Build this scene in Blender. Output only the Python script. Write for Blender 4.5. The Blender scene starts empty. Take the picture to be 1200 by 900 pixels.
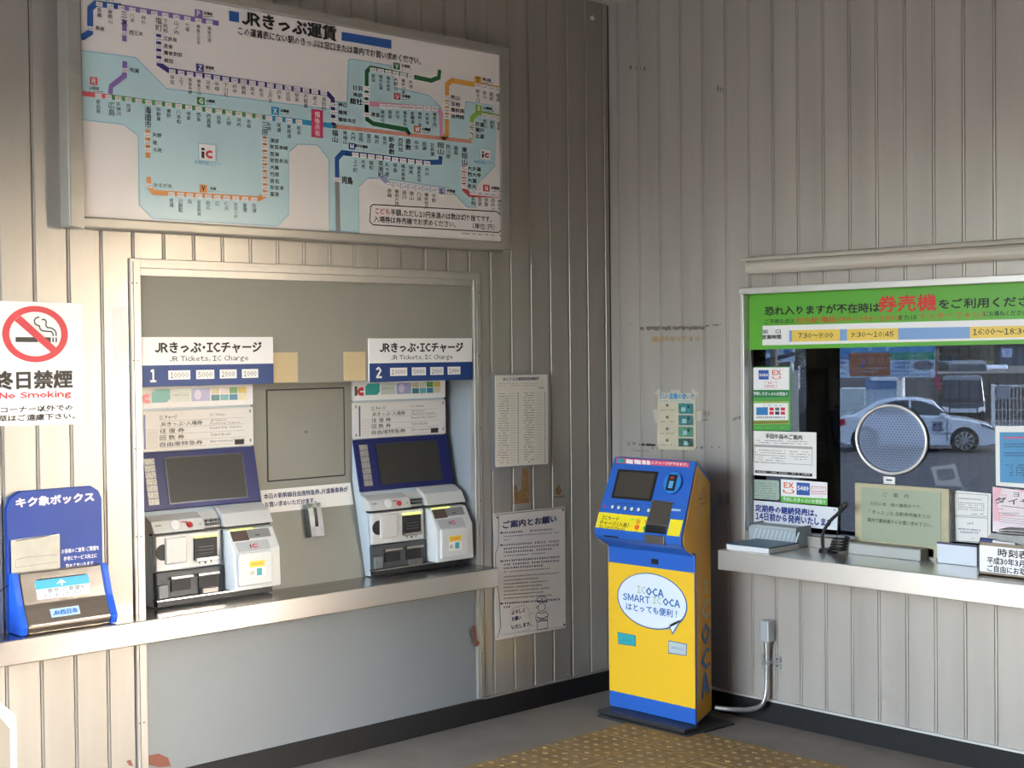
import bpy, bmesh, math, random
from mathutils import Vector, Matrix
random.seed(7)
SC = bpy.context.scene
COL = SC.collection
# ---------------------------------------------------------------- camera
F_PX = 1690.0
YAW, PITCH, ROLL = .7552, -.0220, -.0108
CAM = Vector((-5.1275, -4.7475, 1.634875))
FW = Vector((math.cos(PITCH)*math.sin(YAW), math.cos(PITCH)*math.cos(YAW), math.sin(PITCH)))
_r = FW.cross(Vector((0, 0, 1))).normalized(); _u = _r.cross(FW)
RT = math.cos(ROLL)*_r + math.sin(ROLL)*_u
UP = -math.sin(ROLL)*_r + math.cos(ROLL)*_u
cd = bpy.data.cameras.new('camera'); cam = bpy.data.objects.new('camera', cd); COL.objects.link(cam)
cam.matrix_world = Matrix(((RT.x, UP.x, -FW.x, CAM.x), (RT.y, UP.y, -FW.y, CAM.y), (RT.z, UP.z, -FW.z, CAM.z), (0, 0, 0, 1)))
cd.sensor_width = 36; cd.lens = F_PX/1200*36; cd.clip_start = .05; cd.clip_end = 400
SC.camera = cam
# ---------------------------------------------------------------- world, sun, exposure
w = bpy.data.worlds.new('world'); SC.world = w; w.use_nodes = True
nt = w.node_tree; bg = nt.nodes['Background']
sky = nt.nodes.new('ShaderNodeTexSky'); sky.sky_type = 'NISHITA'; sky.sun_disc = False
sky.sun_elevation = math.radians(28); sky.sun_rotation = math.radians(135); sky.air_density = 1.0; sky.dust_density = 2.5
hsv = nt.nodes.new('ShaderNodeHueSaturation'); hsv.inputs['Saturation'].default_value = .62
nt.links.new(sky.outputs[0], hsv.inputs['Color']); nt.links.new(hsv.outputs[0], bg.inputs[0])
bg.inputs[1].default_value = 1.08
sl = bpy.data.lights.new('sun', 'SUN'); sl.energy = 2.2; sl.angle = math.radians(.6); sl.color = (1, .965, .92)
so = bpy.data.objects.new('sun', sl); COL.objects.link(so)
so.rotation_euler = Vector((.62, -.62, .46)).to_track_quat('Z', 'Y').to_euler(); so.location = (6, -9, 8)
SC.view_settings.view_transform = 'Standard'; SC.view_settings.look = 'None'
SC.view_settings.gamma = 1; SC.view_settings.use_curve_mapping = False
SC.view_settings.exposure = 2.45

# ---------------------------------------------------------------- helpers
def ray(x, y): return FW + RT*((x-600)/F_PX) - UP*((y-450)/F_PX)
def onto(x, y, O, N):
    d = ray(x, y); t = (Vector(O)-CAM).dot(N)/d.dot(N); return CAM + d*t
def LW(x, y, off=0):      # a point on the left wall, off metres in front of it
    return onto(x, y, (0, -off, 0), Vector((0, 1, 0)))
def RW(x, y, off=0):
    return onto(x, y, (-off, 0, 0), Vector((1, 0, 0)))
def FLR(x, y, z=0): return onto(x, y, (0, 0, z), Vector((0, 0, 1)))
def srgb(c):
    return tuple(((v/12.92) if v <= .04045 else ((v+.055)/1.055)**2.4) for v in c)
def hexc(h): return srgb(tuple(int(h[i:i+2], 16)/255 for i in (0, 2, 4)))
_M = {}
def mat(name, col, rough=.5, metal=0., spec=.5, noise=0., nscale=(8, 8, 8), bump=0., bscale=40, coat=0., emit=0., streak=None, dirt=None, dscale=6., dlo=.55, dhi=.75, aniso=0):
    if name in _M: return _M[name]
    if isinstance(col, str): col = hexc(col)
    m = bpy.data.materials.new(name); m.use_nodes = True
    n = m.node_tree.nodes; l = m.node_tree.links; b = n['Principled BSDF']
    b.inputs['Base Color'].default_value = (*col, 1); b.inputs['Roughness'].default_value = rough
    b.inputs['Metallic'].default_value = metal; b.inputs['Specular IOR Level'].default_value = spec
    b.inputs['Coat Weight'].default_value = coat; b.inputs['Coat Roughness'].default_value = .08
    if emit: b.inputs['Emission Color'].default_value = (*col, 1); b.inputs['Emission Strength'].default_value = emit
    if noise or bump or dirt:
        tc = n.new('ShaderNodeTexCoord')
    if noise or dirt:
        mp = n.new('ShaderNodeMapping'); mp.inputs['Scale'].default_value = nscale; l.new(tc.outputs['Object'], mp.inputs[0])
        t = n.new('ShaderNodeTexNoise'); t.inputs['Scale'].default_value = 1; t.inputs['Detail'].default_value = 5; l.new(mp.outputs[0], t.inputs[0])
        r = n.new('ShaderNodeMapRange'); r.inputs[1].default_value = .3; r.inputs[2].default_value = .7
        r.inputs[3].default_value = 1-noise; r.inputs[4].default_value = 1+noise*.5; l.new(t.outputs[0], r.inputs[0])
        mx = n.new('ShaderNodeMix'); mx.data_type = 'RGBA'; mx.blend_type = 'MULTIPLY'; mx.inputs[0].default_value = 1
        mx.inputs[6].default_value = (*col, 1); l.new(r.outputs[0], mx.inputs[7]); out = mx.outputs[2]
        if dirt:
            t2 = n.new('ShaderNodeTexNoise'); t2.inputs['Scale'].default_value = dscale; t2.inputs['Detail'].default_value = 9; t2.inputs['Roughness'].default_value = .7
            l.new(tc.outputs['Object'], t2.inputs[0])
            r2 = n.new('ShaderNodeMapRange'); r2.inputs[1].default_value = dlo; r2.inputs[2].default_value = dhi; l.new(t2.outputs[0], r2.inputs[0])
            m2 = n.new('ShaderNodeMix'); m2.data_type = 'RGBA'; l.new(r2.outputs[0], m2.inputs[0]); l.new(out, m2.inputs[6]); m2.inputs[7].default_value = (*dirt, 1); out = m2.outputs[2]
        l.new(out, b.inputs['Base Color'])
        rr = n.new('ShaderNodeMapRange'); rr.inputs[3].default_value = max(rough-.07, .02); rr.inputs[4].default_value = rough+.1; l.new(t.outputs[0], rr.inputs[0]); l.new(rr.outputs[0], b.inputs['Roughness'])
    if bump:
        t3 = n.new('ShaderNodeTexNoise'); t3.inputs['Scale'].default_value = bscale; t3.inputs['Detail'].default_value = 4; l.new(tc.outputs['Object'], t3.inputs[0])
        bp = n.new('ShaderNodeBump'); bp.inputs['Strength'].default_value = bump; bp.inputs['Distance'].default_value = .01; l.new(t3.outputs[0], bp.inputs['Height']); l.new(bp.outputs[0], b.inputs['Normal'])
    _M[name] = m; return m
def glass(name, tint, gl_rough=.0, refl=1.0, extra=None):
    if name in _M: return _M[name]
    m = bpy.data.materials.new(name); m.use_nodes = True; n = m.node_tree.nodes; l = m.node_tree.links
    n.remove(n['Principled BSDF']); o = n['Material Output']
    tr = n.new('ShaderNodeBsdfTransparent'); tr.inputs[0].default_value = (*tint, 1)
    g = n.new('ShaderNodeBsdfGlossy'); g.inputs['Roughness'].default_value = gl_rough
    fr = n.new('ShaderNodeFresnel'); fr.inputs[0].default_value = 1.45
    mu = n.new('ShaderNodeMath'); mu.operation = 'MULTIPLY'; mu.inputs[1].default_value = refl; l.new(fr.outputs[0], mu.inputs[0])
    mx = n.new('ShaderNodeMixShader'); l.new(mu.outputs[0], mx.inputs[0]); l.new(tr.outputs[0], mx.inputs[1]); l.new(g.outputs[0], mx.inputs[2])
    last = mx
    if extra:
        d = n.new('ShaderNodeBsdfDiffuse'); d.inputs[0].default_value = (*extra[0], 1)
        m3 = n.new('ShaderNodeMixShader'); m3.inputs[0].default_value = extra[1]; l.new(mx.outputs[0], m3.inputs[1]); l.new(d.outputs[0], m3.inputs[2]); last = m3
    l.new(last.outputs[0], o.inputs[0]); _M[name] = m; return m

BASE = {}
def tag(o, label=None, cat=None, group=None, kind=None):
    if label: o['label'] = label
    if cat: o['category'] = cat
    if group: o['group'] = group
    if kind: o['kind'] = kind
    return o
def thing(name, loc, label, cat, group=None, rz=0):
    o = bpy.data.objects.new(name, None); COL.objects.link(o); o.location = loc; o.rotation_euler = (0, 0, rz)
    o.empty_display_size = .1; BASE[o] = Vector(loc) if rz == 0 else Vector((0, 0, 0))
    return tag(o, label, cat, group)
class MB:
    def __init__(s): s.v = []; s.f = []; s.sm = []
    def add(s, vs, fs, smooth=False):
        k = len(s.v); s.v += [Vector(v) for v in vs]
        for f in fs: s.f.append([i+k for i in f]); s.sm.append(smooth)
        return s
    def box(s, x0, x1, y0, y1, z0, z1):
        x0, x1 = min(x0, x1), max(x0, x1); y0, y1 = min(y0, y1), max(y0, y1); z0, z1 = min(z0, z1), max(z0, z1)
        v = [(x, y, z) for x in (x0, x1) for y in (y0, y1) for z in (z0, z1)]
        return s.add(v, [(0, 1, 3, 2), (4, 6, 7, 5), (0, 4, 5, 1), (2, 3, 7, 6), (0, 2, 6, 4), (1, 5, 7, 3)])
    def obox(s, O, U, V, N, u0, u1, v0, v1, n0, n1):
        O = Vector(O); v = [O+U*a+V*b+N*c for a in (u0, u1) for b in (v0, v1) for c in (n0, n1)]
        return s.add(v, [(0, 1, 3, 2), (4, 6, 7, 5), (0, 4, 5, 1), (2, 3, 7, 6), (0, 2, 6, 4), (1, 5, 7, 3)])
    def prism(s, poly, a, b, fn):     # fn(p, q, t) -> world point; extruded from t=a to t=b
        n = len(poly); v = [fn(p, q, a) for p, q in poly]+[fn(p, q, b) for p, q in poly]
        return s.add(v, [tuple(range(n))[::-1], tuple(range(n, 2*n))]+[(i, (i+1) % n, n+(i+1) % n, n+i) for i in range(n)])
    def cyl(s, c, ax, r, h, n=20, r2=None, smooth=True):
        c = Vector(c); ax = Vector(ax).normalized(); t = ax.orthogonal().normalized(); b = ax.cross(t); r2 = r if r2 is None else r2
        v = [c+(t*math.cos(2*math.pi*i/n)+b*math.sin(2*math.pi*i/n))*r for i in range(n)]+[c+ax*h+(t*math.cos(2*math.pi*i/n)+b*math.sin(2*math.pi*i/n))*r2 for i in range(n)]
        k = len(s.v); s.add(v, [(i, (i+1) % n, n+(i+1) % n, n+i) for i in range(n)], smooth)
        s.add([v[i] for i in range(n)], [tuple(range(n))[::-1]]); s.add([v[n+i] for i in range(n)], [tuple(range(n))]); return s
    def tube(s, pts, r, n=10, closed=False):
        pts = [Vector(p) for p in pts]; rings = []; m = len(pts); nrm = None
        for i, p in enumerate(pts):
            d = (pts[(i+1) % m]-pts[i-1]) if closed else (pts[min(i+1, m-1)]-pts[max(i-1, 0)])
            d.normalize()
            if nrm is None: nrm = d.orthogonal().normalized()
            nrm = (nrm-d*nrm.dot(d)).normalized(); b = d.cross(nrm); rr = r[i] if isinstance(r, (list, tuple)) else r
            rings.append([p+(nrm*math.cos(2*math.pi*k/n)+b*math.sin(2*math.pi*k/n))*rr for k in range(n)])
        v = [q for g in rings for q in g]; f = []
        for i in range(m if closed else m-1):
            j = (i+1) % m
            f += [(i*n+k, i*n+(k+1) % n, j*n+(k+1) % n, j*n+k) for k in range(n)]
        s.add(v, f, True)
        if not closed: s.add(rings[0], [tuple(range(n))[::-1]]); s.add(rings[-1], [tuple(range(n))])
        return s
    def build(s, name, m, parent=None, label=None, bevel=0, seg=2):
        me = bpy.data.meshes.new(name); b0 = Vector((0, 0, 0)) if parent is None else BASE.get(parent, Vector((0, 0, 0)))
        me.from_pydata([v-b0 for v in s.v], [], s.f); me.materials.append(m)
        me.polygons.foreach_set('use_smooth', s.sm); me.update()
        bm = bmesh.new(); bm.from_mesh(me)
        if bevel: bmesh.ops.remove_doubles(bm, verts=bm.verts, dist=1e-5)
        if len(s.f) < 3000 and any(len(f) > 2 for f in s.f) and not getattr(s, 'flat', False): bmesh.ops.recalc_face_normals(bm, faces=bm.faces)
        bm.to_mesh(me); bm.free()
        o = bpy.data.objects.new(name, me); COL.objects.link(o)
        if parent is not None: o.parent = parent; BASE[o] = b0
        if bevel:
            bv = o.modifiers.new('bevel', 'BEVEL'); bv.width = bevel; bv.segments = seg; bv.limit_method = 'ANGLE'; bv.angle_limit = math.radians(40)
            bv.harden_normals = False
        if label: o['label'] = label
        return o
def copy_tree(o, parent=None):
    c = o.copy(); COL.objects.link(c)
    if parent is not None: c.parent = parent
    for ch in list(o.children): copy_tree(ch, c)
    return c
# ---- text outlines
_fc = bpy.data.curves.new('type', 'FONT'); _fo = bpy.data.objects.new('type', _fc); TSC = bpy.data.scenes.new('type'); TSC.collection.objects.link(_fo); TVL = TSC.view_layers[0]
_fc.resolution_u = 1; _tc = {}
def heavy(b): return [(0, 0)] if b < .008 else [(-b, -b), (b, b)] if b < .018 else [(-b, -b), (b, b), (-b, b), (b, -b)]
_ch = {}
def one(c):                   # outline of one character, sans face for Latin too
    if c in _ch: return _ch[c]
    _fc.body = chr(ord(c)+0xFEE0) if '!' <= c <= '~' else c
    TVL.update(); e = _fo.evaluated_get(TVL.depsgraph); me = e.to_mesh()
    v = [(p.co.x, p.co.y) for p in me.vertices]; f = [tuple(p.vertices) for p in me.polygons]; e.to_mesh_clear(); _ch[c] = (v, f); return v, f
def glyphs(s, bold=0):
    if s in _tc: return _tc[s]
    V = []; F = []
    for ln, row in enumerate(s.split('\n')):
        x = 0; parts = []
        for c in row:
            if c == ' ': x += .3; continue
            if c == '\u3000': x += 1; continue
            v, f = one(c)
            if not v: x += .5; continue
            a = min(p[0] for p in v); b = max(p[0] for p in v)
            if c <= '~': parts.append((x+.045-a, v, f)); x += b-a+.09
            else:
                pad = max(0, (1-(b-a))/2) if c not in '、。' else .06
                if c in '()（）・：': pad *= .35
                parts.append((x+pad-a, v, f)); x += b-a+2*pad
        for dx, v, f in parts:
            k = len(V); V += [(p[0]+dx-x/2, p[1]-ln*1.0) for p in v]; F += [tuple(i+k for i in q) for q in f]
    _tc[s] = (V, F); return V, F
class Sign:
    """flat print on a plane O + u*U + v*V; px coordinates are taken on that plane"""
    def __init__(s, parent, O, U, V, eps=.0008):
        s.p = parent; s.O = Vector(O); s.U = Vector(U).normalized(); s.V = Vector(V).normalized(); s.N = s.U.cross(s.V); s.L = {}; s.eps = eps
    def uv(s, x, y):
        p = onto(x, y, s.O, s.N)-s.O; return p.dot(s.U), p.dot(s.V)
    def sc(s, x, y):
        a = s.uv(x-2, y); b = s.uv(x+2, y); c = s.uv(x, y-2); d = s.uv(x, y+2); return abs(b[0]-a[0])/4, abs(c[1]-d[1])/4
    def w(s, u, v, lv=1): return s.O+s.U*u+s.V*v+s.N*(s.eps*lv)
    def lay(s, m, lv, nm):
        k = (m.name, lv, nm)
        if k not in s.L: s.L[k] = MB(); s.L[k].flat = True
        return s.L[k]
    def upoly(s, pts, m, lv=1, nm='printed_field'): s.lay(m, lv, nm).add([s.w(u, v, lv) for u, v in pts], [tuple(range(len(pts)))])
    def poly(s, pts, m, lv=1, nm='printed_field'): s.upoly([s.uv(*p) for p in pts], m, lv, nm)
    def urect(s, u0, v0, u1, v1, m, lv=1, nm='printed_field'): s.upoly([(u0, v0), (u1, v0), (u1, v1), (u0, v1)], m, lv, nm)
    def rect(s, x0, y0, x1, y1, m, lv=1, nm='printed_field'):
        a = s.uv(x0, y0); b = s.uv(x1, y1); s.urect(a[0], b[1], b[0], a[1], m, lv, nm)
    def crect(s, cx, cy, w, h, m, lv=1, nm='printed_field'):
        u, v = s.uv(cx, cy); a, b = s.sc(cx, cy); s.urect(u-w*a/2, v-h*b/2, u+w*a/2, v+h*b/2, m, lv, nm)
    def ell(s, cx, cy, w, h, m, lv=1, n=28, r0=0, a0=0, a1=360, nm='printed_field'):
        u, v = s.uv(cx, cy); a, b = s.sc(cx, cy)
        P = [(u+w*a/2*math.cos(math.radians(a0+(a1-a0)*i/n)), v+h*b/2*math.sin(math.radians(a0+(a1-a0)*i/n))) for i in range(n+1)]
        if r0:
            Q = [(u+(p-u)*r0, v+(q-v)*r0) for p, q in P]; L = s.lay(m, lv, nm)
            L.add([s.w(*p, lv) for p in P+Q], [(i, i+1, n+1+i+1, n+1+i) for i in range(n)])
        else: s.upoly(P[:-1] if a1-a0 == 360 else P, m, lv, nm)
    def line(s, pts, wpx, m, lv=1, closed=False, nm='printed_line', um=None):
        q = [s.uv(*p) for p in pts]; a, b = s.sc(*pts[0]); hw = (um if um else wpx*(a+b)/2)/2
        P = [Vector(t) for t in q]; n = len(P); L = s.lay(m, lv, nm); A = []; B = []
        for i in range(n):
            d1 = (P[i]-P[i-1]) if (i > 0 or closed) else (P[1]-P[0]); d2 = (P[(i+1) % n]-P[i]) if (i < n-1 or closed) else d1
            d1 = d1.normalized(); d2 = d2.normalized(); n1 = Vector((-d1.y, d1.x)); n2 = Vector((-d2.y, d2.x)); mm = n1+n2
            mm = mm.normalized() if mm.length > 1e-4 else n1; k = hw/max(mm.dot(n1), .4); A.append(P[i]+mm*k); B.append(P[i]-mm*k)
        L.add([s.w(p.x, p.y, lv) for p in A+B], [(i, (i+1) % n, n+(i+1) % n, n+i) for i in range(n if closed else n-1)])
    def text(s, t, cx, cy, w, h, m, lv=2, bold=.0, rot=0):
        if t.strip() == '': return
        vs, fs = glyphs(t, bold)
        if not vs: return
        x0 = min(v[0] for v in vs); x1 = max(v[0] for v in vs); y0 = min(v[1] for v in vs); y1 = max(v[1] for v in vs)
        u, v = s.uv(cx, cy); a, b = s.sc(cx, cy); sx = w*a/max(x1-x0, .01) if w else None; sy = h*b/max(y1-y0, .01) if h else None
        if sx is None: sx = sy
        if sy is None: sy = sx
        cr, sr = math.cos(rot), math.sin(rot); X = (x0+x1)/2; Y = (y0+y1)/2
        L = s.lay(m, lv, 'lettering')
        for kk, (ox, oy) in enumerate(heavy(bold)):
            ox *= sy; oy *= sy; zz_ = lv+kk*.22
            def tr(p):
                dx = (p[0]-X)*sx+ox; dy = (p[1]-Y)*sy+oy; return s.w(u+dx*cr-dy*sr, v+dx*sr+dy*cr, zz_)
            L.add([tr(p) for p in vs], fs)
    def utx(s, t, u0, u1, v0, v1, m, b=.01, lv=2):
        vs, fs = glyphs(t, b); a = min(v[0] for v in vs); c = max(v[0] for v in vs); d = min(v[1] for v in vs); e = max(v[1] for v in vs); k = (v1-v0)/(e-d)
        for kk, (ox, oy) in enumerate(heavy(b)): s.lay(m, lv, 'lettering').add([s.w(u0+(v[0]-a)/(c-a)*(u1-u0)+ox*k, v0+(v[1]-d)/(e-d)*(v1-v0)+oy*k, lv+kk*.22) for v in vs], fs)
    def vtext(s, t, cx, ytop, ch, m, lv=2, bold=0, wd=1.0):
        t = t.replace(' ', ''); s.text('\n'.join(t), cx, ytop+ch*len(t)/2, ch*wd*.92, ch*len(t)-ch*.1, m, lv, bold*.35)
    def bars(s, x0, x1, y, m, h=1.6, lv=2, seed=0, dens=.8, dy=0, ch=3.2):   # far too small to read: word-like strokes of print
        R = random.Random(seed*977+int(x0*7+y*13)); x = x0; c = ch*.62
        while x < x1-c:
            wd = c*R.uniform(.7, 1); yy = y+dy*(x-x0)
            if R.random() < dens:
                if h < 1.15: s.crect(x+wd/2, yy, wd, h*R.uniform(.5, .9), m, lv, 'print')
                else:
                    s.crect(x+wd/2, yy+h*R.uniform(-.42, -.2), wd, h*.26, m, lv, 'print'); s.crect(x+wd*R.uniform(.25, .75), yy, wd*.32, h, m, lv+.3, 'print'); s.crect(x+wd/2, yy+h*R.uniform(.15, .42), wd*R.uniform(.6, 1), h*.26, m, lv+.6, 'print')
            x += c*1.22
    def flush(s, labels=None):
        out = []
        for (mn, lv, nm), mb in s.L.items():
            o = mb.build(nm, bpy.data.materials[mn], s.p); out.append(o)
            if len(mb.f) > 1: o['kind'] = 'stuff'
        s.L = {}; return out
X1 = Vector((1, 0, 0)); Y1 = Vector((0, 1, 0)); Z1 = Vector((0, 0, 1))
def lsign(parent, off, eps=.0008): return Sign(parent, (0, -off, 0), X1, Z1, eps)
def rsign(parent, off, eps=.0008): return Sign(parent, (-off, 0, 0), -Y1, Z1, eps)

# ---------------------------------------------------------------- materials
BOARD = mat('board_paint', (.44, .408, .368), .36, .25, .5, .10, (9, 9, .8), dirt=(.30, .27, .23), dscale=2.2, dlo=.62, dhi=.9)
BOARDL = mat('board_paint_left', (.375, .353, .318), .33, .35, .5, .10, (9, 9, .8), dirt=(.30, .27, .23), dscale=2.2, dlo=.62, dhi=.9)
GROOVE = mat('groove', (.10, .085, .07), .8)
ALU = mat('aluminium_frame', (.42, .40, .37), .38, .5, noise=.06, nscale=(20, 20, 2))
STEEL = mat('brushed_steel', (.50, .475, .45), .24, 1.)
STEELR = mat('brushed_steel_glare', (.88, .86, .83), .28, 1.)  # same steel as above, its colour lightened for the right counter's glare
CHROME = mat('chrome', (.85, .85, .85), .22, .6)
BLACK = mat('ink_black', '1c1a1a', .5); WHITE = mat('sign_white', 'efeeee', .42); OFFW = mat('sheet_white', 'e9e6e2', .5)
NAVY = mat('ink_navy', '20265c', .5); RED = mat('ink_red', 'd3283a', .5); BLUEP = mat('print_blue', '183c7c', .45, 0, .3)
GREYINK = mat('ink_grey', '6a6868', .6); LTINK = mat('ink_pale_grey', 'a8a6a3', .6)
# ---------------------------------------------------------------- shell
PL = .125; PR = .1289
CEIL = 3.3
REC = dict(x0=-2.555, x1=-.852, z1=1.99)
RIN = dict(x0=-2.515, x1=-.890, z1=1.955)
wall_l = MB()
wall_l.box(-5.6, REC['x0'], .012, .20, 0, CEIL); wall_l.box(REC['x1'], .3, .012, .20, 0, CEIL); wall_l.box(REC['x0'], REC['x1'], .012, .20, REC['z1'], CEIL)
wl = wall_l.build('wall_left', GROOVE); tag(wl, kind='structure')
def board_profile(a, b):   # u along the wall, d = proud of the backing
    g = .0022
    return [(a+g, 0), (b-g, 0), (b-g, .007), (b-g-.007, .0075), (b-g-.009, .012), (a+g+.002, .012), (a+g, .010)]
def lboard(xa, xb, z0, z1):      # xa < xb
    mb = MB(); mb.prism([(u, d) for u, d in board_profile(-xb, -xa)], z0, z1, lambda p, q, t: Vector((-p, .012-q, t)))
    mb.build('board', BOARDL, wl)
xs = [0]+[-(.0404+PL*i) for i in range(46)]
for i in range(len(xs)-1):
    xb, xa = xs[i], xs[i+1]
    if xa >= REC['x1'] or xb <= REC['x0']: lboard(xa, xb, .1, CEIL)
    else:
        lboard(xa, xb, REC['z1'], CEIL)
        if xb > REC['x1']+.01: lboard(REC['x1'], xb, .1, REC['z1'])
        if xa < REC['x0']-.01: lboard(xa, REC['x0'], .1, REC['z1'])
# right wall with window opening and an unseen doorway further along, placed and sized for the sun bounce
WY0, WY1, WZ0, WZ1 = -.800, -3.0, .835, 1.885
DY0, DY1, DZ = -3.55, -4.7, 2.35
wr = MB(); T = (.012, .16)
wr.box(*T, WY0, .012, 0, CEIL); wr.box(*T, WY1, WY0, WZ1, CEIL); wr.box(*T, WY1, WY0, 0, WZ0); wr.box(*T, DY0, WY1, 0, CEIL); wr.box(*T, DY1, DY0, DZ, CEIL); wr.box(*T, -7, DY1, 0, CEIL)
wr = wr.build('wall_right', GROOVE); tag(wr, kind='structure')
def rboard(ya, yb, z0, z1):      # ya > yb
    mb = MB(); mb.prism([(u, d) for u, d in board_profile(-ya, -yb)], z0, z1, lambda p, q, t: Vector((.012-q, -p, t)))
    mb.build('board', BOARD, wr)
ys = [0]+[-(.0679+PR*i) for i in range(62)]
for i in range(len(ys)-1):
    a, b = ys[i], ys[i+1]
    if b < -7: break
    if b > WY0+.001 or (a < WY1 and b > DY0) or a < DY1: rboard(a, b, .1, CEIL)
    elif a <= WY0 and b >= WY1: rboard(a, b, .1, WZ0); rboard(a, b, WZ1, CEIL)
    elif a <= DY0 and b >= DY1: rboard(a, b, DZ, CEIL)
    elif a > WY0: rboard(a, b, .1, WZ0); rboard(a, b, WZ1, CEIL); rboard(a, WY0, WZ0, WZ1)
    elif b < WY1 and a > WY1: rboard(a, b, .1, WZ0); rboard(a, b, WZ1, CEIL); rboard(WY1, b, WZ0, WZ1)
    elif a > DY0: rboard(a, DY0, .1, DZ); rboard(a, b, DZ, CEIL)
    else: rboard(DY1, b, .1, DZ); rboard(a, b, DZ, CEIL)
CONC = mat('floor_concrete', (.235, .205, .178), .62, noise=.18, nscale=(5, 5, 5), bump=.15, bscale=90, dirt=(.14, .12, .105), dscale=3, dlo=.5, dhi=.8)
fl = MB().box(-5.75, .012, -7, .012, -.15, 0).build('floor', CONC); tag(fl, kind='structure')
ce = MB().box(-5.75, .16, -7, .2, CEIL, CEIL+.12).build('ceiling', mat('ceiling_board', (.50, .47, .42), .7, bump=.5, bscale=60)); tag(ce, kind='structure')
WB = mat('back_wall_dark', (.20, .18, .16), .7)  # unseen walls, darkened to cut bounced light and raise contrast
wb = MB().box(-5.75, .16, -7.16, -7, 0, CEIL).build('wall_back', WB); tag(wb, kind='structure')
wf = MB().box(-5.75, -5.6, -7, .2, 2.7, CEIL).box(-5.75, -5.6, -.10, .2, 0, 2.7).box(-5.75, -5.6, -7, -2.2, 0, 2.7).build('wall_front', WB, None); tag(wf, kind='structure')  # unseen wall, its opening narrowed to shape the light
BB = mat('skirting_black', (.012, .012, .013), .6, 0, .3, noise=.2, nscale=(30, 30, 30))
BBT = mat('skirting_edge', (.62, .62, .6), .4, .4)
o = MB().box(-5.5, 0, -.012, .012, 0, .095).build('baseboard_left', BB); tag(o, kind='structure')
MB().box(RIN['x1']+.03, 0, -.014, .0, .095, .103).build('edge_strip', mat('edge_dull', (.25, .24, .22), .5), o)
o = MB().box(-.012, .012, -3.6, -.012, 0, .095).build('baseboard_right', BB); tag(o, kind='structure')
MB().box(-.016, .0, -3.6, -.014, .095, .104).build('edge_strip', BBT, o, 'pale metal edge strip')
# recess surround
fr = MB()
fr.box(REC['x0'], RIN['x0']+.003, -.010, .02, .1, REC['z1']); fr.box(RIN['x1']-.003, REC['x1'], -.010, .02, .1, REC['z1']); fr.box(RIN['x0'], RIN['x1'], -.010, .02, RIN['z1'], REC['z1'])
t1 = fr.build('trim_1', ALU, None, bevel=.003); tag(t1, kind='structure')
mb = MB()
for x in (REC['x0']+.012, RIN['x1']+.014): mb.box(x, x+.004, -.0135, -.010, .1, REC['z1']-.012)
mb.box(REC['x0']+.012, REC['x1']-.02, -.0135, -.010, REC['z1']-.016, REC['z1']-.012); mb.build('bead', ALU, t1)
mb = MB()
for z in (.3, .66, .98, 1.3, 1.62, 1.9):
    for x in (REC['x0']+.008, REC['x0']+.026, REC['x1']-.012): mb.cyl((x, -.0095, z), (0, -1, 0), .003, .002, 8)
mb.build('screw', GROOVE, t1)
# panels in the recess
UPG = mat('recess_panel_upper', (.27, .262, .225), .5, noise=.05, nscale=(3, 3, 3)); LOWG = mat('recess_panel_lower', (.225, .245, .265), .42, noise=.04, nscale=(3, 3, 3), dirt=(.25, .2, .15), dscale=5, dlo=.72, dhi=.9)
MIDG = mat('recess_panel_middle', (.26, .252, .215), .48, noise=.06, nscale=(4, 4, 4), dirt=(.2, .18, .12), dscale=7, dlo=.68, dhi=.9)
rp = thing('trim_2', (-1.7, .1, .1), None, None); tag(rp, kind='structure')
MB().box(RIN['x0'], RIN['x1'], .004, .03, 1.522, RIN['z1']).build('upper_panel', UPG, rp)
MB().box(RIN['x0'], RIN['x1'], -.004, .004, RIN['z1']-.026, RIN['z1']).build('edge_strip', ALU, rp)
MB().box(RIN['x0'], RIN['x1'], .004, .03, .02, .612).build('lower_panel', LOWG, rp, 'blue-grey lower panel')
mb = MB(); prof = [(.16, 1.53), (.16, 1.10), (.075, .69), (.10, .68), (.19, 1.08), (.19, 1.53)]
mb.prism(prof, -1.945, -1.435, lambda p, q, t: Vector((t, p, q))); mb.build('middle_panel', MIDG, rp)
MB().box(RIN['x1'], RIN['x1']+.02, .02, .30, .69, 1.53).build('side_reveal', mat('reveal_grey', (.27, .30, .33), .4), rp, 'pale blue-grey side of the recess')
MB().box(RIN['x0']-.02, RIN['x0'], .02, .30, .69, 1.53).build('side_reveal', ALU, rp)
MB().box(RIN['x0'], RIN['x1'], .26, .30, .65, 1.6).build('back_sheet', mat('recess_back', (.22, .25, .28), .5), rp)
MB().box(RIN['x0'], RIN['x1'], .03, .30, 1.53, 1.56).build('soffit', UPG, rp)
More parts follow.
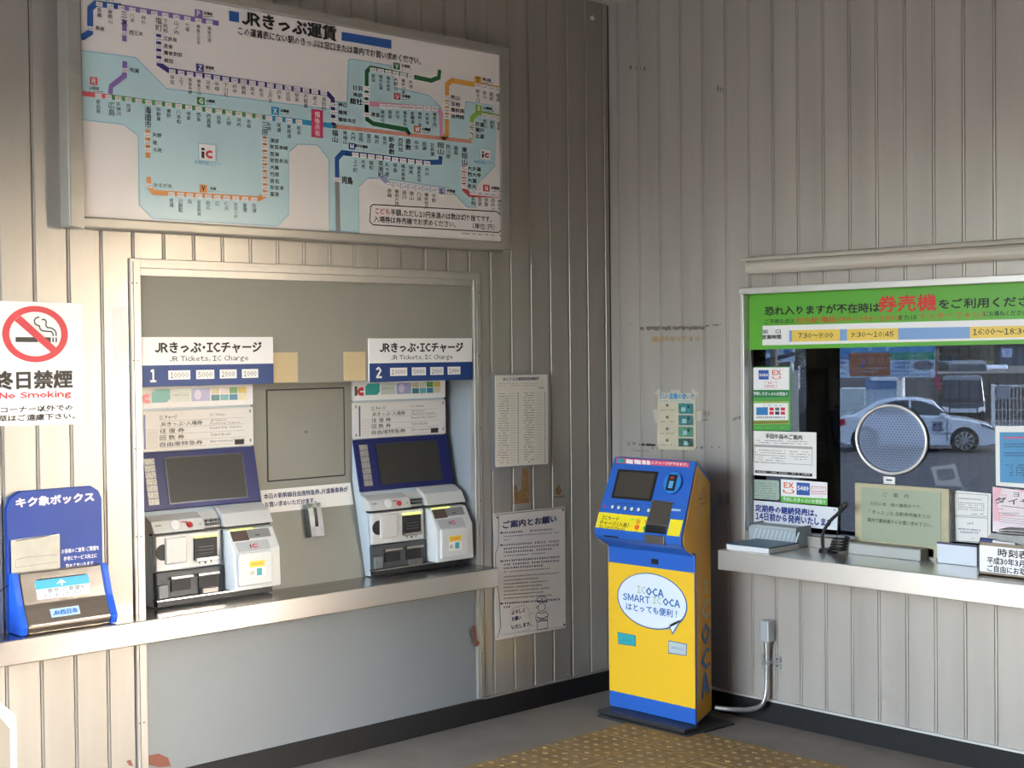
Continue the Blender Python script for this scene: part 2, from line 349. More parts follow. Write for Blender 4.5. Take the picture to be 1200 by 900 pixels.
# hatch door on the middle panel
a = LW(312, 457, -.16); b = LW(404, 557, -.16)
hx0, hx1, hz0, hz1 = a.x, b.x, b.z, a.z
ht = MB().box(hx0+.004, hx1-.004, .1565, .16, hz0+.004, hz1-.004).build('hatch_door', MIDG, rp, bevel=.001)
mb = MB()
for bx in ((hx0-.002, hx0+.004, hz0, hz1), (hx1-.004, hx1+.002, hz0, hz1), (hx0, hx1, hz0-.002, hz0+.004), (hx0, hx1, hz1-.004, hz1+.002)): mb.box(bx[0], bx[1], .158, .1602, bx[2], bx[3])
mb.build('joint', BLACK, rp)
c = LW(359, 506, -.155); MB().cyl((c.x, .157, c.z), (0, -1, 0), .007, .004, 12).build('lock', mat('lock_metal', (.2, .19, .17), .4, .8), ht)
mb = MB(); c = LW(392, 500, -.155)
for dx in (-.018, .012): mb.box(c.x+dx, c.x+dx+.002, .1555, .1567, 1.2, 1.45)
mb.box(c.x-.018, c.x+.014, .1555, .1567, 1.448, 1.45); mb.box(c.x-.018, c.x+.014, .1555, .1567, 1.2, 1.202); mb.build('pressed_outline', mat('pressed', (.27, .26, .22), .5), ht)

# paint losses, tape marks
def chips(parent, face, pts, m):
    s = lsign(parent, .0012) if face == 'L' else rsign(parent, .0012)
    if face == 'T': s = lsign(parent, .0115)
    s.poly(pts, m, 1, 'paint_chip'); s.flush()
CHIPB = mat('chip_brown', (.27, .15, .06), .8, noise=.3, nscale=(60, 60, 60)); CHIPR = mat('chip_red', (.22, .08, .055), .8); CHIPG = mat('chip_grey', (.19, .165, .125), .8, noise=.4, nscale=(90, 90, 90)); CHIPT = mat('old_tape', (.42, .30, .17), .7, noise=.3, nscale=(70, 70, 20))
chips(wl, 'L', [(612, 549), (619, 548), (620, 589), (602, 591), (602, 570), (605, 568), (607, 577), (611, 573)], CHIPB)
chips(wl, 'L', [(651, 572), (655, 568), (658, 575), (656, 580), (651, 579)], CHIPB)
chips(wl, 'L', [(648, 582), (661, 581), (661, 582.5), (648, 583)], CHIPG)
chips(wl, 'L', [(691, 20), (695, 18), (697, 22), (695, 24), (692, 23)], WHITE)
chips(t1, 'T', [(552, 735), (557, 732), (559, 750), (562, 753), (560, 757), (556, 758), (554, 745)], CHIPR)
chips(rp, 'L', [(172, 886), (186, 883), (197, 888), (200, 898), (186, 899), (174, 896)], CHIPR)
chips(wl, 'L', [(148, 892), (153, 890), (156, 898), (151, 897)], CHIPR)
R = random.Random(3)
def ragged(x0, x1, y, h, m, dyx=0, par=None, gaps=.0, n=26):
    s = rsign(wr, .0012); up = []; lo = []
    for i in range(n+1):
        x = x0+(x1-x0)*i/n; yy = y+dyx*(x-x0); up.append((x, yy-h*R.uniform(.25, .6))); lo.append((x, yy+h*R.uniform(.15, .6)))
    for i in range(n):
        if R.random() > gaps: s.poly([up[i], up[i+1], lo[i+1], lo[i]], m, 1, 'paint_chip')
    s.flush()
ragged(750, 826, 385, 5, CHIPG, -.01, gaps=.12, n=60); ragged(826, 845, 382, 2, CHIPG, -.08, gaps=.2); ragged(763, 776, 397.5, 7, CHIPT); ragged(776, 827, 397, 6, CHIPT, -.01, gaps=.45, n=50)
ragged(748, 772, 521, 3, BLACK, .03, gaps=.3); ragged(735, 745, 520, 5, GREYINK, 0, gaps=.6); ragged(738, 760, 528, 1.2, CHIPG, .02, gaps=.3); ragged(764, 845, 525, 2.2, GREYINK, -.01, gaps=.75, n=50)
ragged(815, 832, 485, 9, CHIPG, 0, gaps=.6, n=40); ragged(815, 830, 492, 1.5, CHIPG, 0, gaps=.2); ragged(840, 855, 585, 18, CHIPG, 0, gaps=.72, n=50)
ragged(858, 868, 492, 4, CHIPG, -.3, gaps=.4); ragged(736, 742, 380, 3, CHIPG, 0, gaps=.7); ragged(738, 758, 79, 6, CHIPG, .1, gaps=.6); ragged(838, 848, 102, 8, CHIPG, .5, gaps=.7)

# ---------------------------------------------------------------- tactile paving tiles
TM = mat('tactile_yellow', (.33, .205, .07), .6, noise=.3, nscale=(14, 14, 14), dirt=(.19, .15, .11), dscale=5, dlo=.42, dhi=.8, bump=.2, bscale=120)
TS = .30
def tile_mesh(kind):
    mb = MB(); mb.box(0, TS-.004, 0, TS-.004, -.002, .006)
    if kind == 'dot':
        for i in range(5):
            for j in range(5):
                mb.cyl((.032+i*.058, .032+j*.058, .005), (0, 0, 1), .015, .0055, 10, .008)
    else:
        for i in range(4):
            x = .037+i*.074
            mb.add([(x-.014, .015, .006), (x+.014, .015, .006), (x+.014, .28, .006), (x-.014, .28, .006), (x-.006, .025, .011), (x+.006, .025, .011), (x+.006, .27, .011), (x-.006, .27, .011)], [(4, 5, 6, 7), (0, 1, 5, 4), (1, 2, 6, 5), (2, 3, 7, 6), (3, 0, 4, 7)])
    me = bpy.data.meshes.new('tactile_tile'); me.from_pydata(mb.v, [], mb.f); me.materials.append(TM); return me
_dot = tile_mesh('dot'); _bar = tile_mesh('bar')
c0 = FLR(752, 843)                       # far corner of the paved patch
TX, TY = c0.x, c0.y
for i in range(9):
    for j in range(7):
        if i*TS+.3 > 2.9 or j*TS > 2.0: continue
        bar = (i >= 1 and j >= 1 and (i+j) >= 2)
        if i > 2 and j > 2: continue
        o = bpy.data.objects.new('tactile_tile', _bar if bar and i != j else _dot); COL.objects.link(o); o.parent = fl
        o.location = (TX-(i+1)*TS, TY-(j+1)*TS, .0)
        if i > j and bar: o.rotation_euler = (0, 0, math.pi/2); o.location.x += TS-.004
# ---------------------------------------------------------------- left counter
CT = .70
cl = thing('counter', (-3.0, 0, CT-.085), 'long stainless steel shelf counter below the two ticket machines', 'counter')
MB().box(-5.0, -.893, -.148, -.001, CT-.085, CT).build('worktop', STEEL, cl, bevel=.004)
MB().box(RIN['x0']+.002, RIN['x1']-.002, 0, .26, CT-.03, CT-.0005).build('shelf_back', STEEL, rp)
tag(MB().box(-2.63, -2.46, -.05, -.012, CT-.105, CT-.086).build('wood_batten', mat('batten', (.30, .19, .11), .7, noise=.3, nscale=(30, 60, 60))), 'short weathered wood strip under the left counter at the recess frame', 'wood strip')
# ---------------------------------------------------------------- fare map board
FO = .075
fx0, fx1, fz0, fz1 = -2.815, -.724, 2.085, 2.985
fm = thing('fare_map_board', ((fx0+fx1)/2, 0, fz0), 'large framed fare map board with pale blue sea high above the ticket machines', 'sign')
fw_ = .048
mb = MB()
for b in ((fx0, fx0+fw_, fz0, fz1), (fx1-fw_, fx1, fz0, fz1), (fx0+fw_, fx1-fw_, fz0, fz0+fw_*.8), (fx0+fw_, fx1-fw_, fz1-fw_*.8, fz1)):
    mb.box(b[0], b[1], -FO, -.0, b[2], b[3])
mb.build('frame', mat('board_frame', (.37, .355, .32), .35, .4, noise=.08, nscale=(3, 20, 20)), fm, bevel=.006)
SHEET = mat('map_sheet', 'f0eae8', .25, coat=.3)
MB().box(fx0+fw_-.004, fx1-fw_+.004, -FO+.016, -FO+.03, fz0+fw_*.8-.004, fz1-fw_*.8+.004).build('map_sheet', SHEET, fm)
S = lsign(fm, FO-.016, .0006)
def c1(x, y): return (80+x/4.444, y/4.444)
def c2(x, y): return (80+x/4.444, 130+y/4.444)
def c3(x, y): return (330+x/4.286, y/4.286)
def c4(x, y): return (330+x/4.286, 140+y/4.286)
SEA = mat('map_sea', 'c3e3ea', .25, coat=.3); SEAE = mat('map_coast', '8cc4dc', .3)
PUR = mat('map_purple', '8a6bb4', .3); DPU = mat('map_violet', '4a3a86', .3); GRN = mat('map_green', '5f9c5c', .3); DGR = mat('map_deep_green', '2f7048', .3)
CYA = mat('map_cyan', '2c9cd0', .3); ORG = mat('map_orange', 'e2914a', .3); MBL = mat('map_blue', '2b5ba6', .3); PNK = mat('map_pink', 'ee9cba', .3); YEL = mat('map_amber', 'edac4e', .3); LIM = mat('map_lime', '9ac54a', .3); REDL = mat('map_red', 'e0606c', .3); MAG = mat('map_magenta', 'd8406e', .3); GRY = mat('map_grey', '8a8a88', .3)
zx = fz1-fw_*.8
a0 = S.uv(92.6, 100)[0]
coast = [(158.8, 67.5), (194.8, 104), (350, 123.3), (386, 128), (388, 118.5), (406, 120), (408, 71), (411, 69), (458, 77), (463, 102.7), (502.6, 112), (516.6, 126), (519, 135), (543.5, 136), (545.8, 119), (577, 123.7), (580, 149), (579.6, 195), (557.5, 217), (557.5, 242.6), (547, 242.6), (526, 220.5), (446.7, 209), (430, 209), (420, 219), (420.5, 272.6), (386, 270.2), (385, 186.7), (372, 170), (348.7, 169), (338, 178.5), (338, 251), (325, 265), (179, 256), (163, 240), (162, 159), (145, 146), (94.2, 140)]
S.poly([(93.2, 59)]+coast, SEA, 1); S.line([(93.2, 59)]+coast, 1.1, SEAE, 2)
def track(pts, m, wd=5.2, lv=3): S.line(pts, wd, m, lv)
track([(91, 42), (97, 43.5), (105.5, 38), (105.5, 10), (112, 4.2), (142, 8)], MBL, 7)
track([(137, 7.5), (256, 27.5)], PUR, 6); track([(145.5, 24), (145.5, 48.5)], PUR, 5.5)
track([(185.6, 40), (186, 75), (197, 82.5), (384, 110), (389.5, 116), (390.5, 147)], DPU, 6)
track([(146, 72), (145.5, 89), (130, 101), (129, 110)], PUR, 5.5)
track([(92.5, 109), (128, 113.5)], REDL, 5.5); track([(126, 113.2), (310, 137.5)], GRN, 5.5); track([(310, 137.5), (394, 148)], CYA, 5.5)
track([(173, 152), (173, 185)], ORG, 5.5); track([(174, 207.5), (174.5, 219), (180, 225.5), (302, 233), (310.5, 229), (310, 160)], ORG, 5.5)
track([(408, 179.8), (401, 179), (394.5, 186), (394.8, 208)], MBL, 5.5); track([(394.8, 210), (396, 270.5)], GRY, 5.5)
track([(406, 179.6), (497, 190.5), (515.5, 190), (516, 183)], MBL, 5.5)
track([(454, 205), (448, 209), (456, 216), (512, 223)], mat('map_pale_violet', 'a9b3dc', .3), 5)
track([(429, 137), (429.5, 84), (434, 79.5), (505, 94.5), (514, 91), (515, 82)], DGR, 4.8)
track([(429, 118), (430, 140), (437, 145), (476, 152), (480, 158)], DGR, 4.8)
track([(432, 121.5), (512, 128), (516, 132), (517, 162)], PNK, 4.8)
track([(592, 105.5), (529, 94.5), (523.5, 99), (523.5, 158), (518, 163)], YEL, 4.8)
track([(592, 139), (560, 132), (553, 138), (552, 163)], LIM, 4.8)
track([(390, 148), (552, 166)], mat('map_salmon', 'e8a08c', .3), 4.2); track([(543.5, 194), (543.5, 222), (550, 228), (594, 229.5)], REDL, 5)
PBX = mat('price_box', 'f4f1f4', .3)
def stations(names, prices, A, B, ch=5.4, below=True, wd=1, small=None, dy=4.5, side=None, boxw=7.6):
    n = len(names)
    for i, nm in enumerate(names):
        t = i/(n-1) if n > 1 else 0; x = A[0]+(B[0]-A[0])*t; y = A[1]+(B[1]-A[1])*t
        if prices and prices[min(i, len(prices)-1)]:
            S.crect(x, y, boxw, 5.0, PBX, 4); S.text(str(prices[min(i, len(prices)-1)]), x, y, boxw-1.2, 3.4, BLACK, 5)
        if side: S.text(nm, x+side+len(nm)*2.6*(1 if side > 0 else -1), y, len(nm)*5.2, 5.0, BLACK, 4, .012)
        else:
            c = ch*(1 if len(nm) < 4 else .88); S.vtext(nm, x, y+dy, c, BLACK, 4, .012, wd)
stations(['粟屋', '尾関山', ' ', '八次', '神杉', ' ', '下和知', '山ノ内', '七塚', '備後三日市', '備後庄原'], [1940, 1940, 1940, 1660, 1660, 1490, 1660, 1940, 1940, 1940, 1940], (116, 5), (245, 26.5))
S.vtext('三次', 145, 13.5, 8.5, BLACK, 4, .02); S.vtext('塩町', 185.7, 20, 8.5, BLACK, 4, .02)
stations(['長谷'], [1940], (105.5, 33.5), (105.5, 33.5), side=6); stations(['西三次'], [1940], (145.3, 39), (0, 0), side=6); stations(['矢賀'], [1660], (146, 82.5), (0, 0), side=6)
stations(['三良坂', '吉舎', '備後安田', '梶田'], [1490, 1320, 1320, 1140], (185.5, 46), (185.8, 71.5), side=6)
stations(['甲奴', '上下', '備後矢野', '備後三川', '河佐', '中畑', '下川辺', '府中', '鵜飼', '高木', '新市', '上戸手', '戸手', '近田', '駅家', '万能倉', '道上', '湯田村'], [1140, 1140, 970, 970, 760, 760, 670, 580, 580, 500, 500, 500, 410, 410, 410, 320, 320, 240], (201.5, 84), (379, 109))
stations(['神辺', '横尾', '備後本庄'], [240, 200, 200], (391, 123), (391, 141), side=5)
stations(['新白島', ' ', '天神川', '向洋', ' ', '安芸中野', '中野東', '瀬野', '八本松', '寺家', '西条', '西高屋', '白市', '入野', '河内', '本郷', ' ', '糸崎', '尾道', '東尾道', '松永'], [1660, 1660, 1490, 1490, 1320, 1490, 1490, 1490, 1320, 1140, 1140, 970, 970, 970, 840, 670, 500, 410, 320, 240, 200], (115, 112.3), (350, 143))
S.vtext('広島', 130.5, 119, 8.5, BLACK, 4, .02); S.vtext('海田市', 173, 125, 8.5, BLACK, 4, .02); S.vtext('三原', 310, 143, 8, BLACK, 4, .02)
S.line([(363.5, 126), (380, 128), (380, 162.5), (363.5, 161)], 0, MAG, 4, True) if 0 else S.poly([(364.5, 127.5), (378, 129.5), (378, 162), (364.5, 160.5)], MAG, 4)
S.vtext('備後赤坂', 371.5, 130.5, 7.4, WHITE, 5, .02, .95)
S.vtext('福山', 392, 152, 7.6, BLACK, 4, .025)
stations(['矢野', '坂', '水尻'], [1660, 1660, 1660], (172.5, 158.5), (173, 176), side=6); stations(['かるが浜'], [1660], (174, 217.5), (0, 0), side=6)
stations(['吉浦', '川原石', '呉', '安芸阿賀', '新広', '広', '仁方', '安芸川尻', '安登', '安浦'], [1660, 1660, 1660, 1490, 1490, 1490, 1490, 1320, 1320, 1140], (200.5, 227.8), (297.5, 234))
stations(['須波', '安芸幸崎', '忠海', '安芸長浜', '大乗', '竹原', '吉名', '安芸津', '風早'], [580, 670, 760, 840, 840, 970, 970, 1140, 1140], (310, 165), (310.2, 228), side=6)
stations(['東福山', '大門', '笠岡', '里庄', '鴨方', '金光', ' ', '西阿知', ' ', '中庄', '庭瀬', '北長瀬', ' ', '西川原', '高島'], None, (404, 148), (534, 166), dy=5)
for nm, x, y in (('新倉敷', 458.5, 160), ('倉敷', 478, 162), ('岡山', 516, 167), ('東岡山', 544, 172)): S.vtext(nm, x, y, 7.2, BLACK, 4, .025)
stations(['上の町', '木見', '植松', ' ', '久々原', '早島', '備中箕島', '妹尾', '備前西市', '大元'], [970, 970, 970, 840, 840, 760, 760, 670, 670, 580], (416, 181.5), (500, 191.5)); S.vtext('茶屋町', 446, 188, 6.8, BLACK, 4, .02)
S.text('児島', 406.5, 211.5, 12.5, 8.5, BLACK, 4, .02); S.crect(394.5, 210.5, 7.6, 5, PBX, 4); S.text('1140', 394.5, 210.5, 6.5, 3.4, BLACK, 5)
stations(['彦崎', '備前片岡', '迫川', '常山', '八浜', '備前田井', '宇野'], [970, 970, 1140, 1140, 1140, 1320, 1320], (456, 216.5), (508, 222.5))
stations(['豪渓', '備中広瀬', '備中高梁', '木野山', '備中川面', '方谷'], [1140, 1320, 1490, 1490, 1660, 1660], (437, 82), (481, 89.5), ch=5)
stations(['日羽', '美袋'], [970, 970], (429, 103.5), (429, 111.5), side=-5); S.text('総社', 417, 119, 14, 7, BLACK, 4, .02); S.crect(429, 120, 7, 5, PBX, 4); S.text('840', 429, 120, 5.5, 3.4, BLACK, 5)
stations(['清音'], [760], (429.3, 134.5), (0, 0), side=5)
stations(['東総社', '服部', '足守', '備中高松', '吉備津', '備前一宮', '大安寺', '備前三門'], [970, 970, 970, 840, 840, 840, 760, 760], (448, 124.5), (509, 127.5), ch=5)
stations(['野々口', '金川', '建部', '福渡'], [970, 1140, 1140, 1320], (559.5, 100.5), (583, 105), ch=5)
stations(['牧山', '玉柏', '備前原', '法界院'], [970, 970, 840, 840], (523.5, 114.5), (523.5, 137), side=4.5)
stations(['熊山', '和気', '吉永'], [1140, 1140, 1320], (568, 135.5), (584, 138.5), ch=5); stations(['万富', '瀬戸', '上道'], [1140, 970, 970], (552.5, 146), (552.5, 159.5), side=4)
stations(['大多羅', '西大寺', '大富', '邑久'], [760, 840, 840, 970], (543.6, 198), (543.6, 218.5), side=4); stations(['長船', '香登', '伊部', '西片上', '備前片上'], [970, 1140, 1140, 1140, 1320], (554, 226), (585, 229), ch=5)
for lt, x, y, m, nm in (('P', 232.3, 16, PUR, '芸備線'), ('Z', 234, 79.5, DPU, '福塩線'), ('G', 235, 118.5, GRN, '山陽線'), ('R', 109.5, 95, REDL, '山陽線'), ('X', 322, 130, CYA, '山陽線'), ('Y', 238, 221, ORG, '呉線'), ('V', 464.5, 77.5, DGR, '伯備線'), ('U', 465, 113, REDL, '吉備線'), ('T', 559.5, 93.5, YEL, '津山線'), ('S', 560.5, 127, LIM, '山陽線'), ('W', 488.5, 151.5, mat('map_rust', 'd0763c', .3), '山陽線'), ('M', 412, 171.5, MBL, '瀬戸大橋線'), ('L', 517.5, 224, mat('map_pale_violet', 'a9b3dc', .3), '宇野線'), ('N', 569.5, 220.5, REDL, '赤穂線')):
    sz = 9 if x < 360 else 7.6
    S.crect(x, y, sz, sz, m, 4); S.text(lt, x, y, None, sz*.68, WHITE if lt not in 'YLT' else BLACK, 5, .02)
    if lt == 'R': S.text(nm, 110, 103.5, 11, 4, BLACK, 4, .012); S.bars(104, 123, 107.5, BLACK, 1, 4)
    else: S.text(nm, x+sz*.6+6, y, 2.9*len(nm)+1, 3.6, BLACK, 4, .02); S.bars(x+sz*.6+1, x+sz*.6+15, y+3.6, GREYINK, .9, 4)
ICR = mat('ic_red', 'cf3240', .35)
def iclogo(x, y, s, dark=BLACK):
    S.crect(x, y, s, s, SEAE, 4); S.crect(x, y, s*.92, s*.92, WHITE, 5)
    S.crect(x-s*.25, y+s*.12, s*.16, s*.36, dark, 6); S.ell(x-s*.25, y-s*.2, s*.2, s*.16, dark, 6, 10)
    S.ell(x+s*.14, y+s*.10, s*.48, s*.44, ICR, 6, 20, .45, 45, 315)
iclogo(242.5, 179, 21); S.text('利用可能エリア', 243, 191.5, 30, 4.6, CYA, 4)
iclogo(568.5, 181, 13); S.text('利用可能エリア', 566, 190.5, 22, 4, CYA, 4)
S.crect(274, 19.5, 11.5, 12, MBL, 3); S.text('JRきっぷ運賃', 340, 30.5, 110, 17, BLACK, 3, .035)
S.poly([(400, 37.3), (458.3, 47), (458.3, 57.3), (400, 47.3)], MBL, 3)
S.text('この運賃表にない駅のきっぷは窓口または車内でお買い求めください。', 391.5, 55, 213, 9.2, BLACK, 3, .015)
S.line([(434, 242), (437, 239.7), (582, 248), (587, 252), (587, 270), (584, 272.5), (437, 263.5), (433, 260)], 1, BLACK, 3, True)
S.text('こども', 448, 247.7, 17, 7, RED, 4, .01); S.text('半額、ただし10円未満のは数は切り捨てです。', 518.5, 253, 118, 7.6, BLACK, 4, .01)
S.text('入場券は券売機でお求めください。', 487, 260, 96, 7.4, BLACK, 4, .01); S.text('（単位：円）', 566.5, 265.5, 26, 7, BLACK, 4, .01)
S.bars(541, 588, 273.5, BLACK, 1.5, 4, dy=.06); S.crect(591, 278, 4.5, 5, BLACK, 3); S.crect(545, 5, 0.1, .1, BLACK, 2)
S.bars(121, 133, .5, BLACK, 1, 4)
S.flush()

# ---------------------------------------------------------------- header signs over the machines
def header(x0, z0, num, lab):
    t = thing('ticket_header_sign', (x0+.285, 0, z0), lab, 'sign', 'header signs over the ticket machines')
    MB().box(x0, x0+.57, -.004, .004, z0, z0+.182).build('plate', WHITE, t, bevel=.001)
    s = Sign(t, (x0, -.004, z0), X1, Z1, .0006); s.urect(0, 0, .57, .078, BLUEP, 1)
    tx = s.utx
    tx('JRきっぷ・ICチャージ', .055, .515, .122, .162, BLACK, .03); tx('JR Tickets, IC Charge', .115, .455, .086, .112, BLACK, .008)
    tx(num, .035, .062 if num == '2' else .056, .018, .062, WHITE, .03, 3)
    for k, (t_, u, w_) in enumerate((('10000', .108, .092), ('5000', .225, .078), ('2000', .327, .075), ('1000', .425, .074))):
        s.urect(u, .024, u+w_, .058, WHITE, 2); tx(t_, u+.008, u+w_-.008, .030, .051, BLACK, .0, 3)
    s.flush()
header(-2.512, 1.523, '1', 'white and blue header sign reading 1, over the left ticket machine')
header(-1.471, 1.517, '2', 'white and blue header sign reading 2, over the right ticket machine')
for x0, x1, lab in ((-1.938, -1.822, 'square beige patch beside header sign 1, left of the two patches'), (-1.597, -1.486, 'square beige patch beside header sign 2, right of the two patches')):
    tag(MB().box(x0, x1, .002, .004, 1.526, 1.644).build('beige_patch', mat('patch_beige', 'cdb78f', .6)), lab, 'patch', 'beige patches on the upper panel')

# ---------------------------------------------------------------- ticket machines
MG = mat('machine_grey', (.55, .55, .53), .38, noise=.04, nscale=(5, 5, 5)); MBG = mat('machine_side', (.50, .57, .62), .38); DARK = mat('slot_dark', (.018, .018, .02), .45, 0, .25); CHAR = mat('tray_charcoal', (.055, .06, .067), .4, 0, .35)
PNB = mat('panel_navy', '121a5a', .4, 0, .25); SCR = mat('screen_off', (.03, .029, .025), .45, 0, .25); YG = mat('slot_light', 'dbe86a', .4, emit=.35)
X0 = -2.453; MW = .515
tm = thing('ticket_machine', (X0+MW/2, .10, CT), 'left ticket vending machine, under header sign 1, beside the recess edge', 'ticket machine', 'ticket machines in the recess')
fx = lambda p, q, t: Vector((t, p, q))
# side profile (y,z)
mb = MB(); mb.prism([(.16, 1.527), (.16, 1.272), (.113, 1.055), (.062, .985), (.045, .703), (.235, .703), (.255, 1.527)], X0, X0+MW, fx)
mb.build('body', MBG, tm, bevel=.003)
MB().box(X0+.002, X0+MW-.002, .146, .162, 1.437, 1.522).build('top_banner', WHITE, tm, bevel=.002)
MB().box(X0+.002, X0+MW-.002, .146, .162, 1.276, 1.428).build('info_plate', mat('info_white', 'dedad6', .4), tm, bevel=.002)
PO = Vector((X0, .113, 1.052)); PV = Vector((0, .047, .22)).normalized(); PN = X1.cross(PV)
pb = MB().obox(PO, X1, PV, PN, .0, MW, .0, .222, .0, .014).build('screen_panel', PNB, tm, bevel=.003)
scr = MB().obox(PO, X1, PV, PN, .112, .452, .024, .196, .014, .0155).build('screen', SCR, pb)
mb = MB()
for q in ((.108, .112, .020, .2), (.452, .456, .020, .2), (.112, .452, .196, .2), (.112, .452, .020, .024)): mb.obox(PO, X1, PV, PN, *q, .014, .0165)
mb.build('screen_bezel', mat('bezel', '10153f', .3), pb)
mb = MB()
for i in range(7): mb.obox(PO, X1, PV, PN, .022, .066, .022+i*.0255, .022+i*.0255+.0235, .014, .0152)
mb.build('braille_strip', mat('braille_silver', (.30, .285, .265), .4, .2, noise=.4, nscale=(150, 150, 150)), pb)
# lip
mb = MB(); mb.prism([(.095, 1.040), (.050, 1.020), (.028, .978), (.09, .975)], X0-.002, X0+.215, fx); mb.prism([(.088, 1.040), (.062, 1.010), (.05, .978), (.09, .975)], X0+.215, X0+.30, fx)
mb.prism([(.10, 1.052), (.048, 1.026), (.02, .978), (.09, .975)], X0+.30, X0+MW+.002, fx); lip = mb.build('front_ledge', MG, tm, bevel=.003)
lo = Vector((X0, .028, .978)); lv_ = Vector((0, .024, .056)).normalized(); ln = X1.cross(lv_)
MB().cyl(lo+X1*.092+lv_*.026, ln, .019, .004, 20).build('call_button', mat('call_white', (.75, .75, .74), .35), tm)
MB().cyl(lo+X1*.152+lv_*.022, ln, .011, .005, 16).build('cancel_button', mat('cancel_red', 'b3232f', .35), tm)
mb = MB()
for i in range(3):
    for j in range(2): mb.box(X0+.232+i*.021, X0+.248+i*.021, .048, .058, .986+j*.014, .996+j*.014)
mb.build('key', CHAR, tm)
MB().box(X0, X0+MW, .044, .07, .968, .976).build('dark_gap', DARK, tm)  # dark line along the underside of the ledge
# lower left front
MB().box(X0+.01, X0+.285, .036, .07, .835, .966).build('coin_panel', mat('machine_light', (.60, .60, .585), .36), tm, bevel=.004)
MB().box(X0+.045, X0+.135, .026, .04, .858, .958).build('coin_door', MG, tm, bevel=.006)
MB().cyl((X0+.038, .034, .905), (0, 1, 0), .030, .003, 20).build('handle_recess', DARK, tm)
MB().box(X0+.168, X0+.268, .030, .05, .862, .95).build('note_slot', DARK, tm, bevel=.002)
MB().box(X0+.168, X0+.268, .028, .045, .945, .954).build('slot_light', YG, tm, bevel=.002)
MB().box(X0+.170, X0+.266, .018, .045, .858, .872).build('slot_lip', STEEL, tm, bevel=.002)
mb = MB()
for i in range(3): mb.box(X0+.185, X0+.25, .024, .032, .885+i*.012, .888+i*.012)
mb.build('slot_roller', CHAR, tm)
MB().box(X0+.005, X0+.30, .034, .06, .730, .832).build('cash_tray', CHAR, tm, bevel=.006)
for (u0, u1) in ((.062, .155), (.178, .27)):
    MB().box(X0+u0, X0+u1, .018, .04, .802, .813).build('tray_flap', STEEL, tm, bevel=.002)
    MB().box(X0+u0+.006, X0+u1-.006, .028, .036, .757, .797).build('tray_mouth', DARK, tm)
MB().box(X0+.01, X0+.05, .020, .04, .735, .785).build('tray_block', mat('tray_grey', (.16, .17, .175), .4), tm, bevel=.003)
MB().box(X0+.19, X0+.262, .014, .034, .733, .757).build('coin_dish', mat('dish', (.2, .19, .18), .3, .7), tm, bevel=.004)
MB().box(X0+.003, X0+MW-.01, .018, .05, .706, .728).build('base_strip', DARK, tm)
MB().box(X0, X0+MW-.006, .014, .05, .727, .732).build('edge_trim', STEEL, tm)
# ic box
mb = MB(); mb.prism([(.06, .968), (.022, .962), (-.025, .885), (-.030, .735), (.06, .733)], X0+.305, X0+MW, fx); ic = mb.build('card_box', mat('card_box', (.62, .63, .62), .36), tm, bevel=.005)
IO = Vector((X0+.305, .022, .962)); IV = Vector((0, .047, .077)).normalized(); IN = X1.cross(IV)
MB().obox(IO, X1, IV, IN, .012, .085, -.048, -.006, .0, .002).build('card_mouth', mat('mouth_brown', (.09, .06, .05), .5), ic)
MB().obox(IO, X1, IV, IN, .088, .185, -.042, -.006, .0, .003).build('ticket_slot_plate', mat('slot_plate', (.22, .22, .22), .4), ic)
MB().obox(IO, X1, IV, IN, .012, .115, -.002, .001, .0, .005).build('slot_light', YG, ic)
MB().obox(IO, X1, IV, IN, .02, .165, -.094, -.054, .0, .003).build('card_rest', mat('card_rest', (.42, .43, .44), .4), ic, bevel=.001)
MB().box(X0+.32, X0+.47, -.042, -.025, .75, .878).build('card_pocket', mat('card_box', (.62, .63, .62), .36), ic, bevel=.006)
s = Sign(ic, (X0+.305, -.0425, .735), X1, Z1, .0006)
s.urect(.055, .045, .13, .112, OFFW, 1); s.urect(.058, .085, .127, .110, mat('sticker_yellow', 'f0c83c', .4), 2); s.urect(.066, .094, .118, .101, mat('sticker_orange', 'd8a030', .4), 3)
s.upoly([(.07+.011*math.cos(t*.63), .064+.010*math.sin(t*.63)) for t in range(10)], mat('card_print_grey', 'b9b6a6', .4), 2); s.urect(.090, .052, .114, .080, mat('card_print_teal', '2e9aa2', .4), 2); s.flush()
s = Sign(ic, IO+IN*.0036, X1, IV, .0006)
s.urect(.076, -.084, .081, -.068, BLACK, 1)
for ang in range(6):
    a, b = math.radians(60+ang*50), math.radians(60+ang*50+50)
    a = max(a, math.radians(50)); b = min(b, math.radians(310)); c = (.097, -.076)
    if b > a: s.upoly([(c[0]+.013*math.cos(a), c[1]+.009*math.sin(a)), (c[0]+.013*math.cos(b), c[1]+.009*math.sin(b)), (c[0]+.006*math.cos(b), c[1]+.004*math.sin(b)), (c[0]+.006*math.cos(a), c[1]+.004*math.sin(a))], ICR, 1)
s.urect(.1, -.072, .112, -.068, ICR, 1); s.urect(.1, -.084, .112, -.080, ICR, 1)
s.upoly([(.115, -.034), (.135, -.034), (.135, -.030), (.115, -.030)], BLACK, 1); s.flush()
